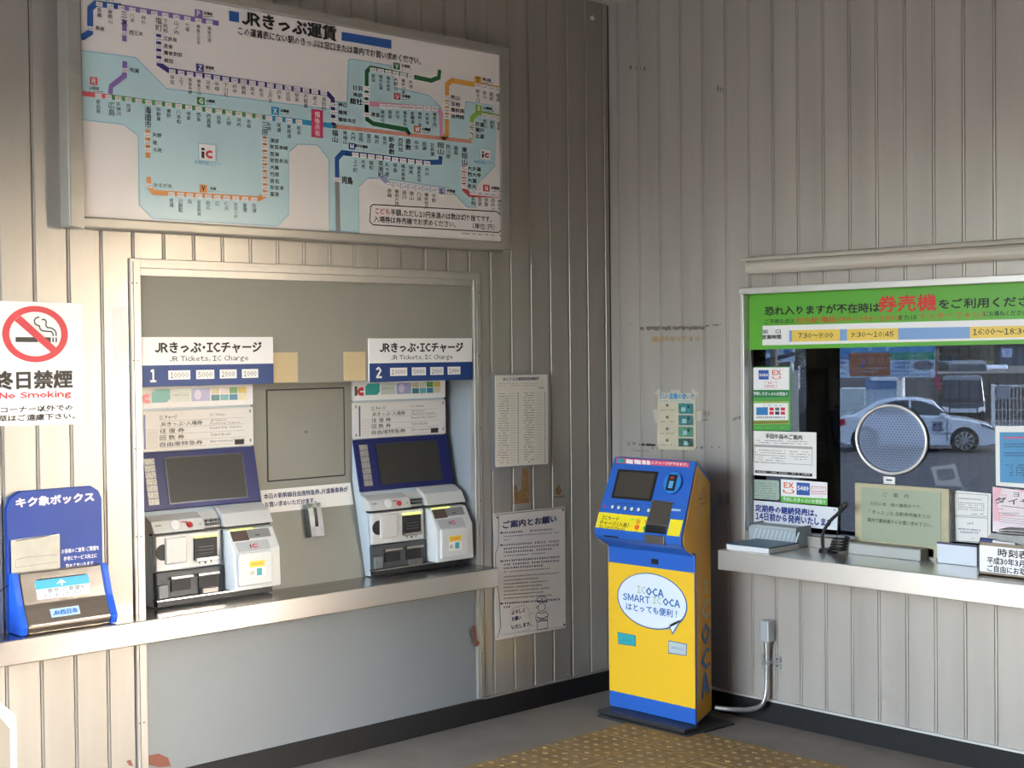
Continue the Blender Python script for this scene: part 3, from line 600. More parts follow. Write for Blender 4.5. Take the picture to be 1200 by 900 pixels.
# print on banner and info plate
s = Sign(tm, (X0, .146, 1.276), X1, Z1, .0006)
utx = Sign.utx
s.urect(.008, .182, .022, .222, mat('ic_dark', '4c4640', .4), 1)
s.upoly([(.040+.018*math.cos(math.radians(a)), .199+.018*math.sin(math.radians(a))) for a in range(90, 271, 20)]+[(.056, .181), (.056, .217)], ICR, 1); s.urect(.036, .196, .056, .202, WHITE, 2)
TEAL = mat('card_teal', '1f9c96', .35)
s.upoly([(.064, .183), (.128, .183), (.142, .197), (.142, .232), (.078, .232), (.064, .218)], TEAL, 1); s.urect(.148, .183, .228, .232, mat('card_pale', 'c9d3ca', .35), 1); utx(s, 'SMART ICOCA', .156, .22, .205, .213, GREYINK, 0)
s.urect(.234, .183, .316, .232, mat('card_lilac', 'a7a6d2', .35), 1); s.upoly([(.262+.016*math.cos(t*.5), .208+.02*math.sin(t*.5)) for t in range(13)], mat('card_lilac_pale', 'd3cfe4', .35), 2)
cols = ['c6c2a0', 'd8d4cc', '5a9a4c', 'd9bd4e', '2f7f86', '5fb0b8', '2a7fa8', 'dcd9b2']
for k in range(8):
    u = .322+(k % 4)*.041; v = .209 if k < 4 else .183
    s.urect(u, v, u+.037, v+.023, mat('card_small_'+str(k), cols[k], .35), 1)
s.urect(.028, .008, .036, .138, mat('stripe_indigo', '4b4f8a', .35), 1)
for i in range(9):
    for j in range(6): s.upoly([(.046+j*.0075+.0016*math.cos(q*1.57), .012+i*.0085+.0016*math.sin(q*1.57)) for q in range(4)], BLACK, 1, 'speaker_holes')
for k, (a, b, jl) in enumerate((('IC チャージ', 'IC Charge', .155), ('JRきっぷ・入場券', 'JR Tickets', .265), ('往 復 券', 'Round trip Tickets', .185), ('回 数 券', 'Ticket Books', .185), ('自由席特急券', 'Non-reserved Tickets', .265))):
    v = .125-k*.0255
    utx(s, a, .095 if 1 else 0, .095+jl-.08, v-.009, v+.009, BLACK, .01)
    w_ = .0078*len(b)
    if k == 1: utx(s, 'JR Tickets', .315, .39, v+.002, v+.011, BLACK, 0); utx(s, 'Platform Tickets', .315, .45, v-.010, v-.001, BLACK, 0)
    else: utx(s, b, .315, .315+w_, v-.004, v+.008, BLACK, 0)
    s.urect(.095, v-.0132, .47, v-.0124, GREYINK, 1)
s.urect(.425, .006, .468, .026, DARK, 1)
for q in ((.01, .135), (.01, .015), (.495, .137), (.495, .02)): s.urect(q[0], q[1]-.006, q[0]+.006, q[1]+.006, GREYINK, 1)
s.flush()
s = Sign(tm, lo+ln*.0006, X1, lv_, .0006); s.urect(.01, .028, .035, .032, GREYINK, 1); s.urect(.12, .033, .145, .037, ICR, 1); s.urect(.195, .018, .2, .024, GREYINK, 1)
for i in range(2):
    for j in range(12): s.urect(.325+j*.0145, .018+i*.012, .335+j*.0145, .024+i*.012, GREYINK, 1)
s.flush()
s = Sign(tm, (X0, .036, .835), X1, Z1, .0006); s.upoly([(.19, .012), (.195, .012), (.195, .022), (.24, .022), (.24, .012), (.245, .012), (.245, .025), (.19, .025)], BLACK, 1); s.upoly([(.21, .018), (.225, .018), (.2175, .008)], BLACK, 2); s.flush()
tm2 = copy_tree(tm); tm2.location.x += (-1.443-X0); tm2['label'] = 'right ticket vending machine, under header sign 2, nearer the wall corner'

# notice strip, dispenser
t = thing('notice_strip', (-1.68, .12, 1.0), 'white notice strip with navy text between the two ticket machines', 'notice')
V2 = Vector((0, .085, .41)).normalized(); O2 = Vector((-1.905, .1395, 1.0)); O2.y = .075+.085*(1.0-.69)/.41-.001
MB().obox(O2, X1, V2, X1.cross(V2), 0, .45, 0, .093, 0, .001).build('paper', OFFW, t)
s = Sign(t, O2+X1.cross(V2)*.001, X1, V2, .0005)
utx(s, '本日の新幹線自由席特急券、片道乗車券が', .012, .43, .056, .078, NAVY, .02); utx(s, 'お買い求めいただけます。', .012, .26, .022, .044, NAVY, .02); s.flush()
c = LW(372, 613, -.09)
dx = thing('ticket_clip_box', (c.x, .11, .875), 'small steel dispenser box fixed below the notice strip', 'dispenser')
DP = mat('dispenser_metal', (.36, .37, .37), .25, .9)
DO = Vector((c.x-.035, .075+.085*(.885-.69)/.41, .885))
mb = MB(); DN = X1.cross(V2)
mb.obox(DO, X1, V2, DN, 0, .003, 0, .135, 0, .035).obox(DO, X1, V2, DN, .062, .065, 0, .135, 0, .035).obox(DO, X1, V2, DN, 0, .065, 0, .003, 0, .035).obox(DO, X1, V2, DN, 0, .065, 0, .135, 0, .004).obox(DO, X1, V2, DN, .003, .025, .0, .135, .031, .035).obox(DO, X1, V2, DN, .042, .062, .0, .135, .031, .035).obox(DO, X1, V2, DN, .003, .062, .0, .04, .031, .035).obox(DO, X1, V2, DN, .003, .062, .118, .135, .031, .035)
mb.build('case', DP, dx, bevel=.001); MB().obox(DO, X1, V2, DN, .008, .057, .04, .118, .012, .024).build('paper_slips', mat('slips', (.45, .44, .40), .6), dx)
# ---------------------------------------------------------------- flat signs on the left wall
def plate(root, sgn, P, m, t=.003, nm='plate', bevel=.0):
    q = [sgn.uv(*p) for p in P]; mb = MB(); n = len(q)
    v = [sgn.O+sgn.U*a+sgn.V*b for a, b in q]+[sgn.O+sgn.U*a+sgn.V*b-sgn.N*t for a, b in q]
    mb.add(v, [tuple(range(n)), tuple(range(n, 2*n))[::-1]]+[(i, (i+1) % n, n+(i+1) % n, n+i) for i in range(n)]); return mb.build(nm, m, root, bevel=bevel)
def flat(nm, lab, cat, wall, off, P, m, t=.003, group=None, part='plate'):
    s0 = lsign(None, off) if wall == 'L' else rsign(None, off)
    q = [s0.uv(*p) for p in P]; u = sum(a[0] for a in q)/len(q); v = min(a[1] for a in q)
    r = thing(nm, tuple(s0.O+s0.U*u+s0.V*v-s0.N*t), lab, cat, group); s0.p = r; plate(r, s0, P, m, t, part); return r, s0
# no smoking
r, s = flat('no_smoking_sign', 'white no smoking sign with red ring, cigarette and Japanese text, at left edge', 'sign', 'L', .003, [(-32, 351.5), (97, 355.5), (97.5, 497), (-32, 500)], WHITE)
s.ell(41.5, 391.5, 77, 66, mat('smoke_red', 'cb2436', .45), 2, 48, .79)
s.poly([(18, 389-13), (24, 369.5), (67, 408), (60, 413.5)], mat('smoke_red', 'cb2436', .45), 4) if 0 else s.poly([(16.5, 375.5), (23.5, 370), (66, 408), (60, 413.5)], mat('smoke_red', 'cb2436', .45), 4)
s.poly([(18, 395), (44, 395.2), (44, 401), (18, 400.7)], BLACK, 2); s.poly([(50, 395.3), (59.3, 395.4), (59.3, 401), (53, 401)], BLACK, 2)
for a in (61, 64.7): s.rect(a, 395.5, a+1.9, 401, BLACK, 2)
s.line([(46, 371.5), (42, 372.5), (40, 375.5), (40.5, 379), (43, 381), (46, 382), (46.5, 385), (49, 387.5), (55, 388.3), (60, 388.5), (62, 391), (62, 394)], 1.6, BLACK, 2)
s.line([(48.5, 374.5), (52, 374.3), (54, 377), (53.5, 381), (55, 383.8), (60, 384.5), (64, 387), (65.5, 390), (65.5, 394)], 1.6, BLACK, 2)
s.text('終日禁煙', 39, 445, 92, 20.5, BLACK, 2, .035); s.text('No Smoking', 42, 463.5, 84, 9.5, RED, 2, .025)
s.text('喫煙コーナー以外での', 32, 479.3, 108, 7.2, BLACK, 2, .02); s.text('お煙草はご遠慮下さい。', 33, 489.3, 112, 7.2, BLACK, 2, .02); s.flush()
r, s = flat('paper_strip', 'blank white paper strip beside the recess frame, right of the no smoking sign', 'paper', 'L', .0015, [(132, 360), (148, 360), (150.5, 443.5), (135, 443.5)], mat('blank_paper', 'f3f0ec', .6), .001)
# framed timetable
r, s = flat('framed_price_list', 'white price list in a slim metal frame, upper of the two notices near the corner', 'notice', 'L', .022, [(577.5, 438.5), (643.5, 437.5), (643.8, 545), (577.5, 549.5)], mat('list_frame', (.40, .40, .40), .3, .8), .022, part='frame')
s.O = s.O+s.N*.0015; plate(r, s, [(580.5, 440), (641.5, 439), (642, 543.3), (581, 547.5)], mat('cream_sheet', 'e3ddd0', .45), .0015, 'sheet')
s.text('あいうえお順席指定価格表', 610.5, 444, 42, 4, NAVY, 2, .015); s.bars(583, 638, 449.5, LTINK, 1, dy=-.01, seed=2); s.bars(583, 636, 452, LTINK, 1, dy=-.01, seed=3); s.bars(631, 640, 454.5, BLACK, 1.6, dens=1)
for k in range(29):
    y = 461+k*2.88; s.bars(584, 596, y+.6, GREYINK, 1.1, seed=k, dy=-.02); s.line([(597, y+.4), (604, y+.2)], .3, LTINK, 1); s.bars(606, 609.5, y, BLACK, 1.3, seed=k+50, dens=1)
    s.bars(614, 626, y-.3, GREYINK, 1.1, seed=k+90, dy=-.02); s.line([(627, y-.6), (636, y-.8)], .3, LTINK, 1); s.bars(637.5, 640.5, y-.9, BLACK, 1.3, seed=k+130, dens=1)
s.flush()
# big notice poster
r, s = flat('request_poster', 'curling white notice poster with navy headline and station clerk drawing, near the corner', 'poster', 'L', .006, [(578.3, 602), (662, 593.5), (663, 735.5), (581, 750.5)], mat('poster_white', 'dcd6d2', .4), .003, part='sheet')
s.line([(580, 603.5), (661, 595)], .7, GREYINK, 2); s.line([(584, 604), (584, 640), (580.5, 648), (580.5, 668), (585, 705), (586.5, 735), (582, 748)], .8, GREYINK, 2); s.line([(586, 744), (662, 734)], .5, LTINK, 2)
for q in ((582.5, 606.5), (659.5, 597.5), (661, 732)): s.crect(q[0], q[1], 2, 2, BLACK, 2)
s.text('ご案内とお願い', 621, 611.5, 63, 8.5, NAVY, 2, .03, rot=0)
yy = 624.5
for k, (n_, b_) in enumerate(((1, 1), (1, 0), (1, 0), (1, 1), (1, 1), (1, 1), (1, 0), (1, 1), (1, 1), (1, 1), (1, 0), (1, 0), (1, 0), (1, 0), (1, 0), (1, 0), (1, 0), (1, 0), (1, 1), (1, 1))):
    x1 = 656 if k in (1, 3, 4, 7, 8, 11, 18) else 648 - (k*7 % 17)
    if k in (2, 19): x1 = 598
    s.bars(588 if b_ and k in (0, 3, 7, 18) else 590, x1, yy, NAVY, 2.1 if b_ else 1.2, seed=k, dy=-.075, dens=.97, ch=3.6 if b_ else 2.6)
    if k in (0, 3, 7, 18): s.crect(587, yy, 2, 2, NAVY, 2)
    yy += 4.2 if k not in (2, 6, 10, 17) else 6
s.text('よろしく', 607, 716.5, 15, 5, NAVY, 2, .02); s.text('お願い', 605, 724.5, 11, 5, NAVY, 2, .02); s.text('いたします。', 611, 733, 23, 5.2, NAVY, 2, .02)
s.line([(600, 713), (612, 709), (620, 714), (619, 718), (626, 718.5), (619, 721), (622, 728), (620, 737), (610, 741), (600, 738), (597, 726)], .35, LTINK, 2, True)
# clerk line drawing
NV = NAVY
s.line([(628.5, 704), (629, 701), (633, 698.5), (638, 699), (641, 702.5), (640, 705), (634, 705.5)], .6, NV, 2, True); s.line([(629, 705.5), (640.5, 704.5), (640, 707)], .8, NV, 2)
s.ell(634.5, 711.5, 9.5, 10, NV, 2, 18, .88, nm='printed_line'); s.line([(630, 717), (627.5, 722), (628, 727), (641, 726), (642, 720), (639, 716.5), (634, 719)], .6, NV, 2, True)
s.line([(629, 723), (633, 725), (637, 724.5), (641, 722)], .9, NV, 2); s.line([(629, 728.5), (641.5, 727), (641.5, 736), (629.5, 738)], .6, NV, 2, True); s.ell(628.7, 711.5, 2, 3, NV, 2, 10, .7, nm='printed_line'); s.crect(635, 701.5, 1.5, 1.5, NV, 2); s.flush()

# ---------------------------------------------------------------- opinion box on the left counter
BX = mat('box_blue', '12388a', .4, 0, .3); BXE = mat('box_edge_blue', '0f52c0', .35)
ob = thing('opinion_box', (-2.86, -.05, CT), 'blue and steel suggestion box with an arched backboard on the left counter', 'box')
ox0, ox1 = LW(12, 700, .04).x, LW(124, 700, .04).x; ozt = LW(60, 573, .02).z
arch = [(ox0, CT+.002), (ox1, CT+.002), (ox1, ozt-.045), (ox1-.012, ozt-.018), (ox1-.04, ozt), (ox0+.05, ozt), (ox0+.014, ozt-.02), (ox0, ozt-.055)]
MB().prism(arch, -.022, -.004, lambda p, q, t: Vector((p, t, q))).build('backboard', BX, ob, bevel=.002)
za = LW(14, 682, .04).z
zt = .905
sp = [(-.022, CT+.002), (-.115, CT+.002), (-.125, CT+.03), (-.09, CT+.10), (-.055, zt), (-.022, zt)]
for a, b in ((ox0, ox0+.022), (ox1-.022, ox1)): MB().prism([(p-.004, q) for p, q in sp], a, b, lambda p, q, t: Vector((t, p, q))).build('side_panel', BXE, ob, bevel=.003)
MB().prism(sp, ox0+.022, ox1-.022, lambda p, q, t: Vector((t, p, q))).build('steel_front', mat('box_steel', (.56, .51, .46), .2, 1., noise=.05, nscale=(2, 60, 60)), ob, bevel=.006)
B1 = Vector((0, .035, zt-(CT+.10))).normalized(); s = Sign(ob, (ox0, -.090, CT+.10), X1, B1, .0012)
W_ = ox1-ox0
s.urect(.075, .012, .075+.195, .078, mat('label_ice', 'd5e4ee', .35), 1); s.urect(.075, .047, .27, .078, mat('label_sky', '2f9fe0', .35), 2); s.urect(.085, .077, .262, .082, DARK, 2)
s.upoly([(.165, .052), (.171, .052), (.171, .062), (.186, .058), (.168, .073), (.150, .058), (.165, .062)], WHITE, 3)
s.utx('ご意見・ご要望を', .092, .252, .030, .045, GREYINK, .01, 3); s.utx('おいれください', .10, .235, .014, .028, GREYINK, .01, 3); s.flush()
B2 = Vector((0, .035, .07)).normalized(); s = Sign(ob, (ox0, -.125, CT+.03), X1, B2, .0012)
s.urect(.11, .022, .215, .052, mat('label_pale_blue', 'a9c6de', .35), 1); s.utx('JR西日本', .117, .208, .028, .046, mat('jr_blue', '2a6cc0', .4), .03, 2); s.flush()
s = Sign(ob, (0, -.022, 0), X1, Z1)
s.text('キク象ボックス', 65, 585.5, 91, 10.5, mat('pink_white', 'f6dff0', .4), 2, .04)
for k, (t_, w_) in enumerate((('お客様のご意見・ご要望を', 44), ('参考にサービス向上に', 39), ('努めてまいります。', 34))): s.text(t_, 94, 644+k*9-.9*k*.3, w_, 5.2, WHITE, 2, .01)
s.flush()
s = Sign(ob, (0, -.030, 0), X1, Z1); plate(ob, s, [(13.5, 633), (70, 625.5), (70.5, 671), (14.5, 680)], mat('old_card', (.42, .40, .33), .5, noise=.1, nscale=(20, 20, 20)), .006, 'note_card')
s.poly([(14, 634), (69, 626), (69, 626.8), (22, 632), (14, 635.5)], WHITE, 1); s.line([(19, 656), (30, 653), (67, 650)], .5, GREYINK, 1); s.line([(18, 665), (67, 658.5)], .4, GREYINK, 1); s.line([(18, 657), (18, 665)], .4, GREYINK, 1); s.crect(42, 673, 2.5, 1.5, GREYINK, 1)
s.bars(24, 62, 646, LTINK, .8, dy=-.1); s.flush()
tag(MB().obox((-3.235, -.075, CT+.045), Vector((.93, 0, -.36)), Vector((.36, 0, .93)), Vector((0, -1, 0)), 0, .10, 0, .06, 0, .05).build('cardboard_box', mat('cardboard', (.33, .24, .15), .75, noise=.1, nscale=(30, 30, 30))), 'crumpled brown cardboard box end left of the suggestion box on the counter', 'box')
tag(MB().tube([LW(-20, 702, .03), LW(0, 693, .03), LW(10, 685, .03), LW(13, 680, .025)], .002, 6).build('cord', BLACK), 'thin black cord running behind the suggestion box', 'cord')
# bevelled white panel frame at the bottom left corner
c = FLR(-40, 900, .0)
D = .55
pts = [LW(-60, 815, D), LW(0, 822, D), LW(19.5, 839, D), LW(20, 935, D), LW(-60, 935, D)]
root = thing('notice_stand', (LW(0, 935, D).x, -D, 0), 'white board edge with a cut corner standing at the lower left', 'stand')
ctr = LW(-40, 935, D)
mb = MB(); po = [(p.x, p.z) for p in pts]; po = [(po[0][0]-.25, po[0][1]+.0)]+po[1:3]+[(po[3][0], .02), (po[0][0]-.25, .02)]
mb.prism(po, -D, -D+.03, lambda p, q, t: Vector((p, t, q))); mb.build('frame', mat('stand_white', (.78, .76, .72), .35), root, bevel=.004)
pi = [(p-.022 if i in (1, 2, 3) else p, q-.035 if i < 3 else q) for i, (p, q) in enumerate(po)]; pi[1] = (po[1][0]-.01, po[1][1]-.035)
MB().prism(pi, -D-.002, -D, lambda p, q, t: Vector((p, t, q))).build('panel', mat('stand_panel', (.26, .235, .20), .5), root)
MB().box(po[0][0], po[2][0], -D-.10, -D+.13, 0, .02).build('foot', mat('stand_white', (.78, .76, .72), .35), root)

# ---------------------------------------------------------------- card charge machine in the corner
FX = -.356; YL, YR = -.303, -.806
CB = mat('machine_blue', '2a62bd', .32); CBL = mat('machine_blue_light', '3274cf', .3); CY = mat('machine_yellow', 'f0bf28', .42); CYS = mat('machine_yellow_shaded', 'e0a83a', .45)  # CYS is the cabinet yellow with the side's shade mixed into the colour
ic = thing('card_charge_machine', (-.24, -.555, 0), 'blue and yellow free-standing card charging machine with slanted console in the corner', 'ticket machine')
fy = lambda p, q, t: Vector((p, t, q))
YC = (YL+YR)/2
def ft(p, q, t):          # the cabinet narrows towards its back
    k = 1-max(0, p-FX)*1.80; return Vector((p, YC+(t-YC)*k, q))
prof = [(-.11, .03), (FX, .03), (FX, .755), (-.425, .792), (-.447, .812), (-.45, .838), (-.325, 1.157), (-.305, 1.158), (-.11, 1.062)]
MB().prism(prof, YL, YR, ft).build('cabinet', CB, ic, bevel=.004)
ins = [(-.122, .04), (FX+.012, .04), (FX+.012, .748), (-.412, .782), (-.432, .812), (-.434, .838), (-.322, 1.13), (-.306, 1.138), (-.122, 1.048)]
MB().prism(ins, YR-.003, YR, ft).build('side_panel', CYS, ic); MB().prism(ins, YL, YL+.003, ft).build('side_panel', CYS, ic)
MB().box(-.465, -.14, -.845, -.325, 0, .012).box(-.45, FX-.0, -.82, -.315, .012, .03).build('base_plate', mat('base_black', (.025, .027, .03), .4), ic, bevel=.004)
MB().box(FX-.003, FX, YR+.002, YL-.002, .10, .683).build('front_panel', CY, ic)
MB().box(FX-.002, FX, YR+.002, YL-.002, .04, .097).build('kick_panel', mat('kick_blue', '2f64bd', .3), ic)
MB().box(FX-.006, FX, -.60, -.565, .70, .722).build('latch', DARK, ic)
s = Sign(ic, (FX-.003, 0, 0), -Y1, Z1, .0006)
def k6(x, y): return (690+x/3.75, 640+y/3.75)
BUB = mat('bubble_ice', 'dfe8f5', .4); BUE = mat('bubble_edge', '2f5f96', .4)
s.ell(*k6(276, 242), 308/3.75, 246/3.75, BUE, 1, 40); s.poly([k6(350, 345), k6(410, 318), k6(383, 368), k6(368, 390)], BUE, 1)
s.ell(*k6(276, 241), 298/3.75, 236/3.75, BUB, 2, 40); s.poly([k6(355, 345), k6(403, 322), k6(378, 365), k6(369, 380)], BUB, 2)
IB = mat('icoca_blue', '2b6aa8', .4); IGR = mat('icoca_pale', 'b8c4a8', .4)
s.text('IC', *k6(232, 192), 36/3.75, 32/3.75, IGR, 3, .02); s.text('OCA', *k6(291, 203), 76/3.75, 34/3.75, IB, 3, .03)
s.text('SMART', *k6(210, 229), 118/3.75, 30/3.75, IB, 3, .02); s.text('IC', *k6(301, 239), 38/3.75, 30/3.75, IGR, 3, .02); s.text('OCA', *k6(364, 249), 74/3.75, 32/3.75, IB, 3, .03)
s.text('はとっても便利！', *k6(275, 281), 222/3.75, 33/3.75, IB, 3, .02)
s.poly([k6(126, 377), k6(205, 392), k6(207, 440), k6(130, 430)], BUE, 1); s.poly([k6(129, 380), k6(202, 394), k6(204, 437), k6(133, 427)], mat('card_teal2', '33aaae', .4), 2); s.text('ICOCA', *k6(168, 413), 9, 2.4, IB, 3, .01)
s.poly([k6(350, 414), k6(432, 430), k6(430, 483), k6(349, 471)], BUE, 1); s.poly([k6(353, 418), k6(429, 433), k6(427, 479), k6(352, 467)], mat('card_silver', 'b9c8cb', .4), 2); s.text('SMART ICOCA', *k6(390, 449), 14, 2.2, IB, 3, .01)
s.flush()
# slanted console
CO = Vector((-.45, YL, .838)); CV = Vector((.125, 0, .319)).normalized(); CN = (-Y1).cross(CV)
s = Sign(ic, CO, -Y1, CV, .0007)
def k3(x, y): return (690+x/6.92, 530+y/6.92)
cu = lambda x, y: s.uv(*k3(x, y))
a = cu(243, 142); b = cu(515, 392)
MB().obox(CO, -Y1, CV, CN, cu(215, 250)[0]-.0, cu(545, 250)[0], cu(370, 388)[1], cu(400, 148)[1], .0, .004).build('screen_bezel', DARK, ic, bevel=.001)
MB().obox(CO, -Y1, CV, CN, cu(235, 250)[0], cu(525, 250)[0], cu(370, 368)[1], cu(400, 168)[1], .004, .0046).build('screen', mat('screen_brown', (.055, .045, .035), .3), ic)
du, dv = cu(687, 252); P = CO-Y1*du+CV*dv
MB().cyl(P, CN, .052, .008, 36).build('reader_ring', mat('ring_blue', '1f4fa0', .3), ic); dd = MB().cyl(P+CN*.008, CN, .048, .003, 36).build('reader_disc', mat('disc_blue', '2f86cf', .3), ic)
MB().obox(P, -Y1, CV, CN, -.025, .023, -.036, .036, .008, .015).build('card_reader', DARK, ic, bevel=.002)
MB().obox(P, -Y1, CV, CN, -.012, .012, -.026, .006, .015, .0156).build('card_print', mat('reader_print', '5aa6d8', .4), ic)
MB().obox(P, -Y1, CV, CN, -.012, .010, .014, .026, .015, .0156).build('card_mark', mat('reader_red', 'a52a25', .4), ic)
for x, y in ((197, 445), (248, 450), (300, 456), (353, 462), (408, 467), (490, 473)):
    u_, v_ = cu(x, y); MB().cyl(CO-Y1*u_+CV*v_, CN, .0105, .003, 18).build('button_ring', DARK, ic); MB().cyl(CO-Y1*u_+CV*v_+CN*.003, CN, .0085, .002, 18).build('button', mat('btn_pale', 'ccd6cf', .35), ic)
for x, y, m_ in ((392, 610, mat('btn_orange', 'f0642a', .35)), (463, 617, mat('btn_green', '2ba05a', .35))):
    u_, v_ = cu(x, y); MB().cyl(CO-Y1*u_+CV*v_, CN, .0115, .005, 18).build('button', m_, ic)
u_, v_ = cu(130, 438); MB().cyl(CO-Y1*u_+CV*v_, CN, .006, .002, 12).build('indicator', RED, ic)
YB = mat('console_yellow', 'f3dc28', .35)
vA, vB = .010, .082
s.urect(.006, vA, .295, vB, YB, 1); s.urect(.425, vA, .495, vB, YB, 1)
s.poly([k3(225, 44), k3(815, 82), k3(815, 122), k3(222, 88)], mat('console_red', 'dd5570', .35), 1)
s.poly([k3(236, 50), k3(292, 54), k3(290, 86), k3(233, 82)], TEAL, 2)
for q in ((305, 360), (372, 425), (435, 465), (472, 500)): s.poly([k3(q[0], 56+.06*(q[0]-300)), k3(q[1], 60+.06*(q[1]-300)), k3(q[1]-2, 92+.06*(q[1]-300)), k3(q[0]-2, 88+.06*(q[0]-300))], WHITE, 2)
s.text('にチャージができます。', *k3(657, 93), 43, 3.4, WHITE, 2, .02)
s.text('ICカード', *k3(178, 536), 20, 4.2, BLACK, 2, .015); s.text('チャージ（入金）', *k3(208, 580), 35, 5.2, BLACK, 2, .015); s.text('IC Card Charge', *k3(190, 615), 31, 4.2, BLACK, 2, .012)
s.text('領収\n発行', *k3(403, 563), 5, 5, RED, 2, .01); s.text('取扱\n中止', *k3(475, 569), 7, 5, RED, 2, .01)
s.crect(*k3(356, 546), 5, 2, mat('print_lime', 'a8e04a', .4), 2); s.bars(k3(368, 0)[0], k3(410, 0)[0], k3(0, 643)[1], GREYINK, .9, dens=1); s.bars(k3(437, 0)[0], k3(482, 0)[0], k3(0, 651)[1], GREYINK, .9, dens=1)
s.bars(k3(190, 0)[0], k3(430, 0)[0], k3(0, 412)[1], NAVY, 1.2, dens=.9, dy=.05); s.bars(k3(470, 0)[0], k3(510, 0)[0], k3(0, 425)[1], NAVY, 1.2, dens=1); s.bars(k3(565, 0)[0], k3(635, 0)[0], k3(0, 437)[1], NAVY, 1.4, dens=1, dy=.05)
s.poly([k3(565, 450), k3(748, 464), k3(745, 480), k3(562, 468)], mat('print_pale_blue', 'b6cbe0', .4), 2); s.bars(k3(195, 0)[0], k3(440, 0)[0], k3(0, 497)[1], NAVY, .8, dens=.4, dy=.08)
s.flush()
# note slot with chute running down over the lip
MB().obox(CO, -Y1, CV, CN, .303, .418, .03, .152, .0, .006).build('note_slot', mat('slot_brown', (.10, .085, .07), .3, .4), ic, bevel=.002)
MB().obox(CO, -Y1, CV, CN, .300, .421, .149, .156, .0, .009).obox(CO, -Y1, CV, CN, .303, .418, .046, .050, .0, .012).build('slot_edge', STEEL, ic)
MB().obox(CO, -Y1, CV, CN, .305, .416, .012, .045, .006, .009).build('slot_mouth', DARK, ic)
MB().box(-.456, -.44, YL-.416, YL-.305, .805, .842).build('note_chute', mat('chute', (.22, .20, .18), .25, .7), ic, bevel=.003)
MB().box(-.4515, -.44, YL-.145, YL-.062, .812, .818).build('card_slit', DARK, ic)
SU = Vector((.234, .1058, 0)).normalized(); s = Sign(ic, (FX, YR-.0035, 0), SU, Z1, .0015)
OL = mat('side_outline_blue', '4a78b8', .4); OT = mat('side_teal', '3f9a96', .4); OB2 = mat('side_brown', '8f5a2e', .45)
for k, (ch, m_) in enumerate((('I', IGR), ('C', IGR), ('O', OL), ('C', OL), ('A', OL))):
    s.text(ch, 826.3, [687, 714, 742.5, 772.5, 802][k], 9.5 if k else 4, [14, 22, 24, 24, 26][k], m_, 2, .03)
s.text('IC\nカード', 824, 576, 6, 9, OB2, 2, .01); s.text('チャージ', 822.5, 583.5, 10, 4.5, OB2, 2, .02); s.text('できます', 823.5, 590, 8, 4.5, OB2, 2, .01)
s.flush()
# conduit and junction box
GAL = mat('galvanised', (.50, .51, .52), .35, .85, noise=.1, nscale=(60, 60, 60))
jb = RW(897, 741, .02)
cn = thing('power_conduit', (-.05, jb.y, .06), 'grey steel conduit curving from the charging machine up to a small wall box', 'pipe')
e0 = Vector((-.20, YR+.022, .075)); y_ = RW(899, 790, .03).y
pts = [e0, Vector((-.16, YR-.04, .07)), Vector((-.10, YR-.09, .068)), Vector((-.06, y_+.01, .085)), Vector((-.04, y_, .13)), Vector((-.032, y_, .2)), Vector((-.03, y_, .35))]
def smooth(p, n=6):
    out = []
    for i in range(len(p)-1):
        a, b, c, d = p[max(i-1, 0)], p[i], p[i+1], p[min(i+2, len(p)-1)]
        for k in range(n):
            t = k/n; out.append(.5*((2*b)+(c-a)*t+(2*a-5*b+4*c-d)*t*t+(-a+3*b-3*c+d)*t**3))
    return out+[p[-1]]
MB().tube(smooth(pts), .0105, 12).build('conduit_pipe', GAL, cn)
MB().cyl((-.03, y_, .33), (0, 0, 1), .014, .03, 14).build('pipe_nut', GAL, cn)
MB().box(-.055, -.004, y_-.026, y_+.022, .36, .455).build('junction_box', mat('jb_grey', (.45, .47, .49), .4, .3), cn, bevel=.006)
mb = MB()
for dz in (.255, .285):
    mb.box(-.006, -.0, y_-.055, y_-.012, dz-.012, dz+.012); mb.box(-.006, -.0, y_+.012, y_+.05, dz-.012, dz+.012)
mb.box(-.043, -.0, y_-.014, y_+.014, .262, .278); mb.build('pipe_clamp', GAL, cn)
mb = MB()
for dz in (.255, .285):
    for dy in (-.035, .03): mb.cyl((-.006, y_+dy, dz), (-1, 0, 0), .004, .002, 8)
mb.build('screw', BLACK, cn)
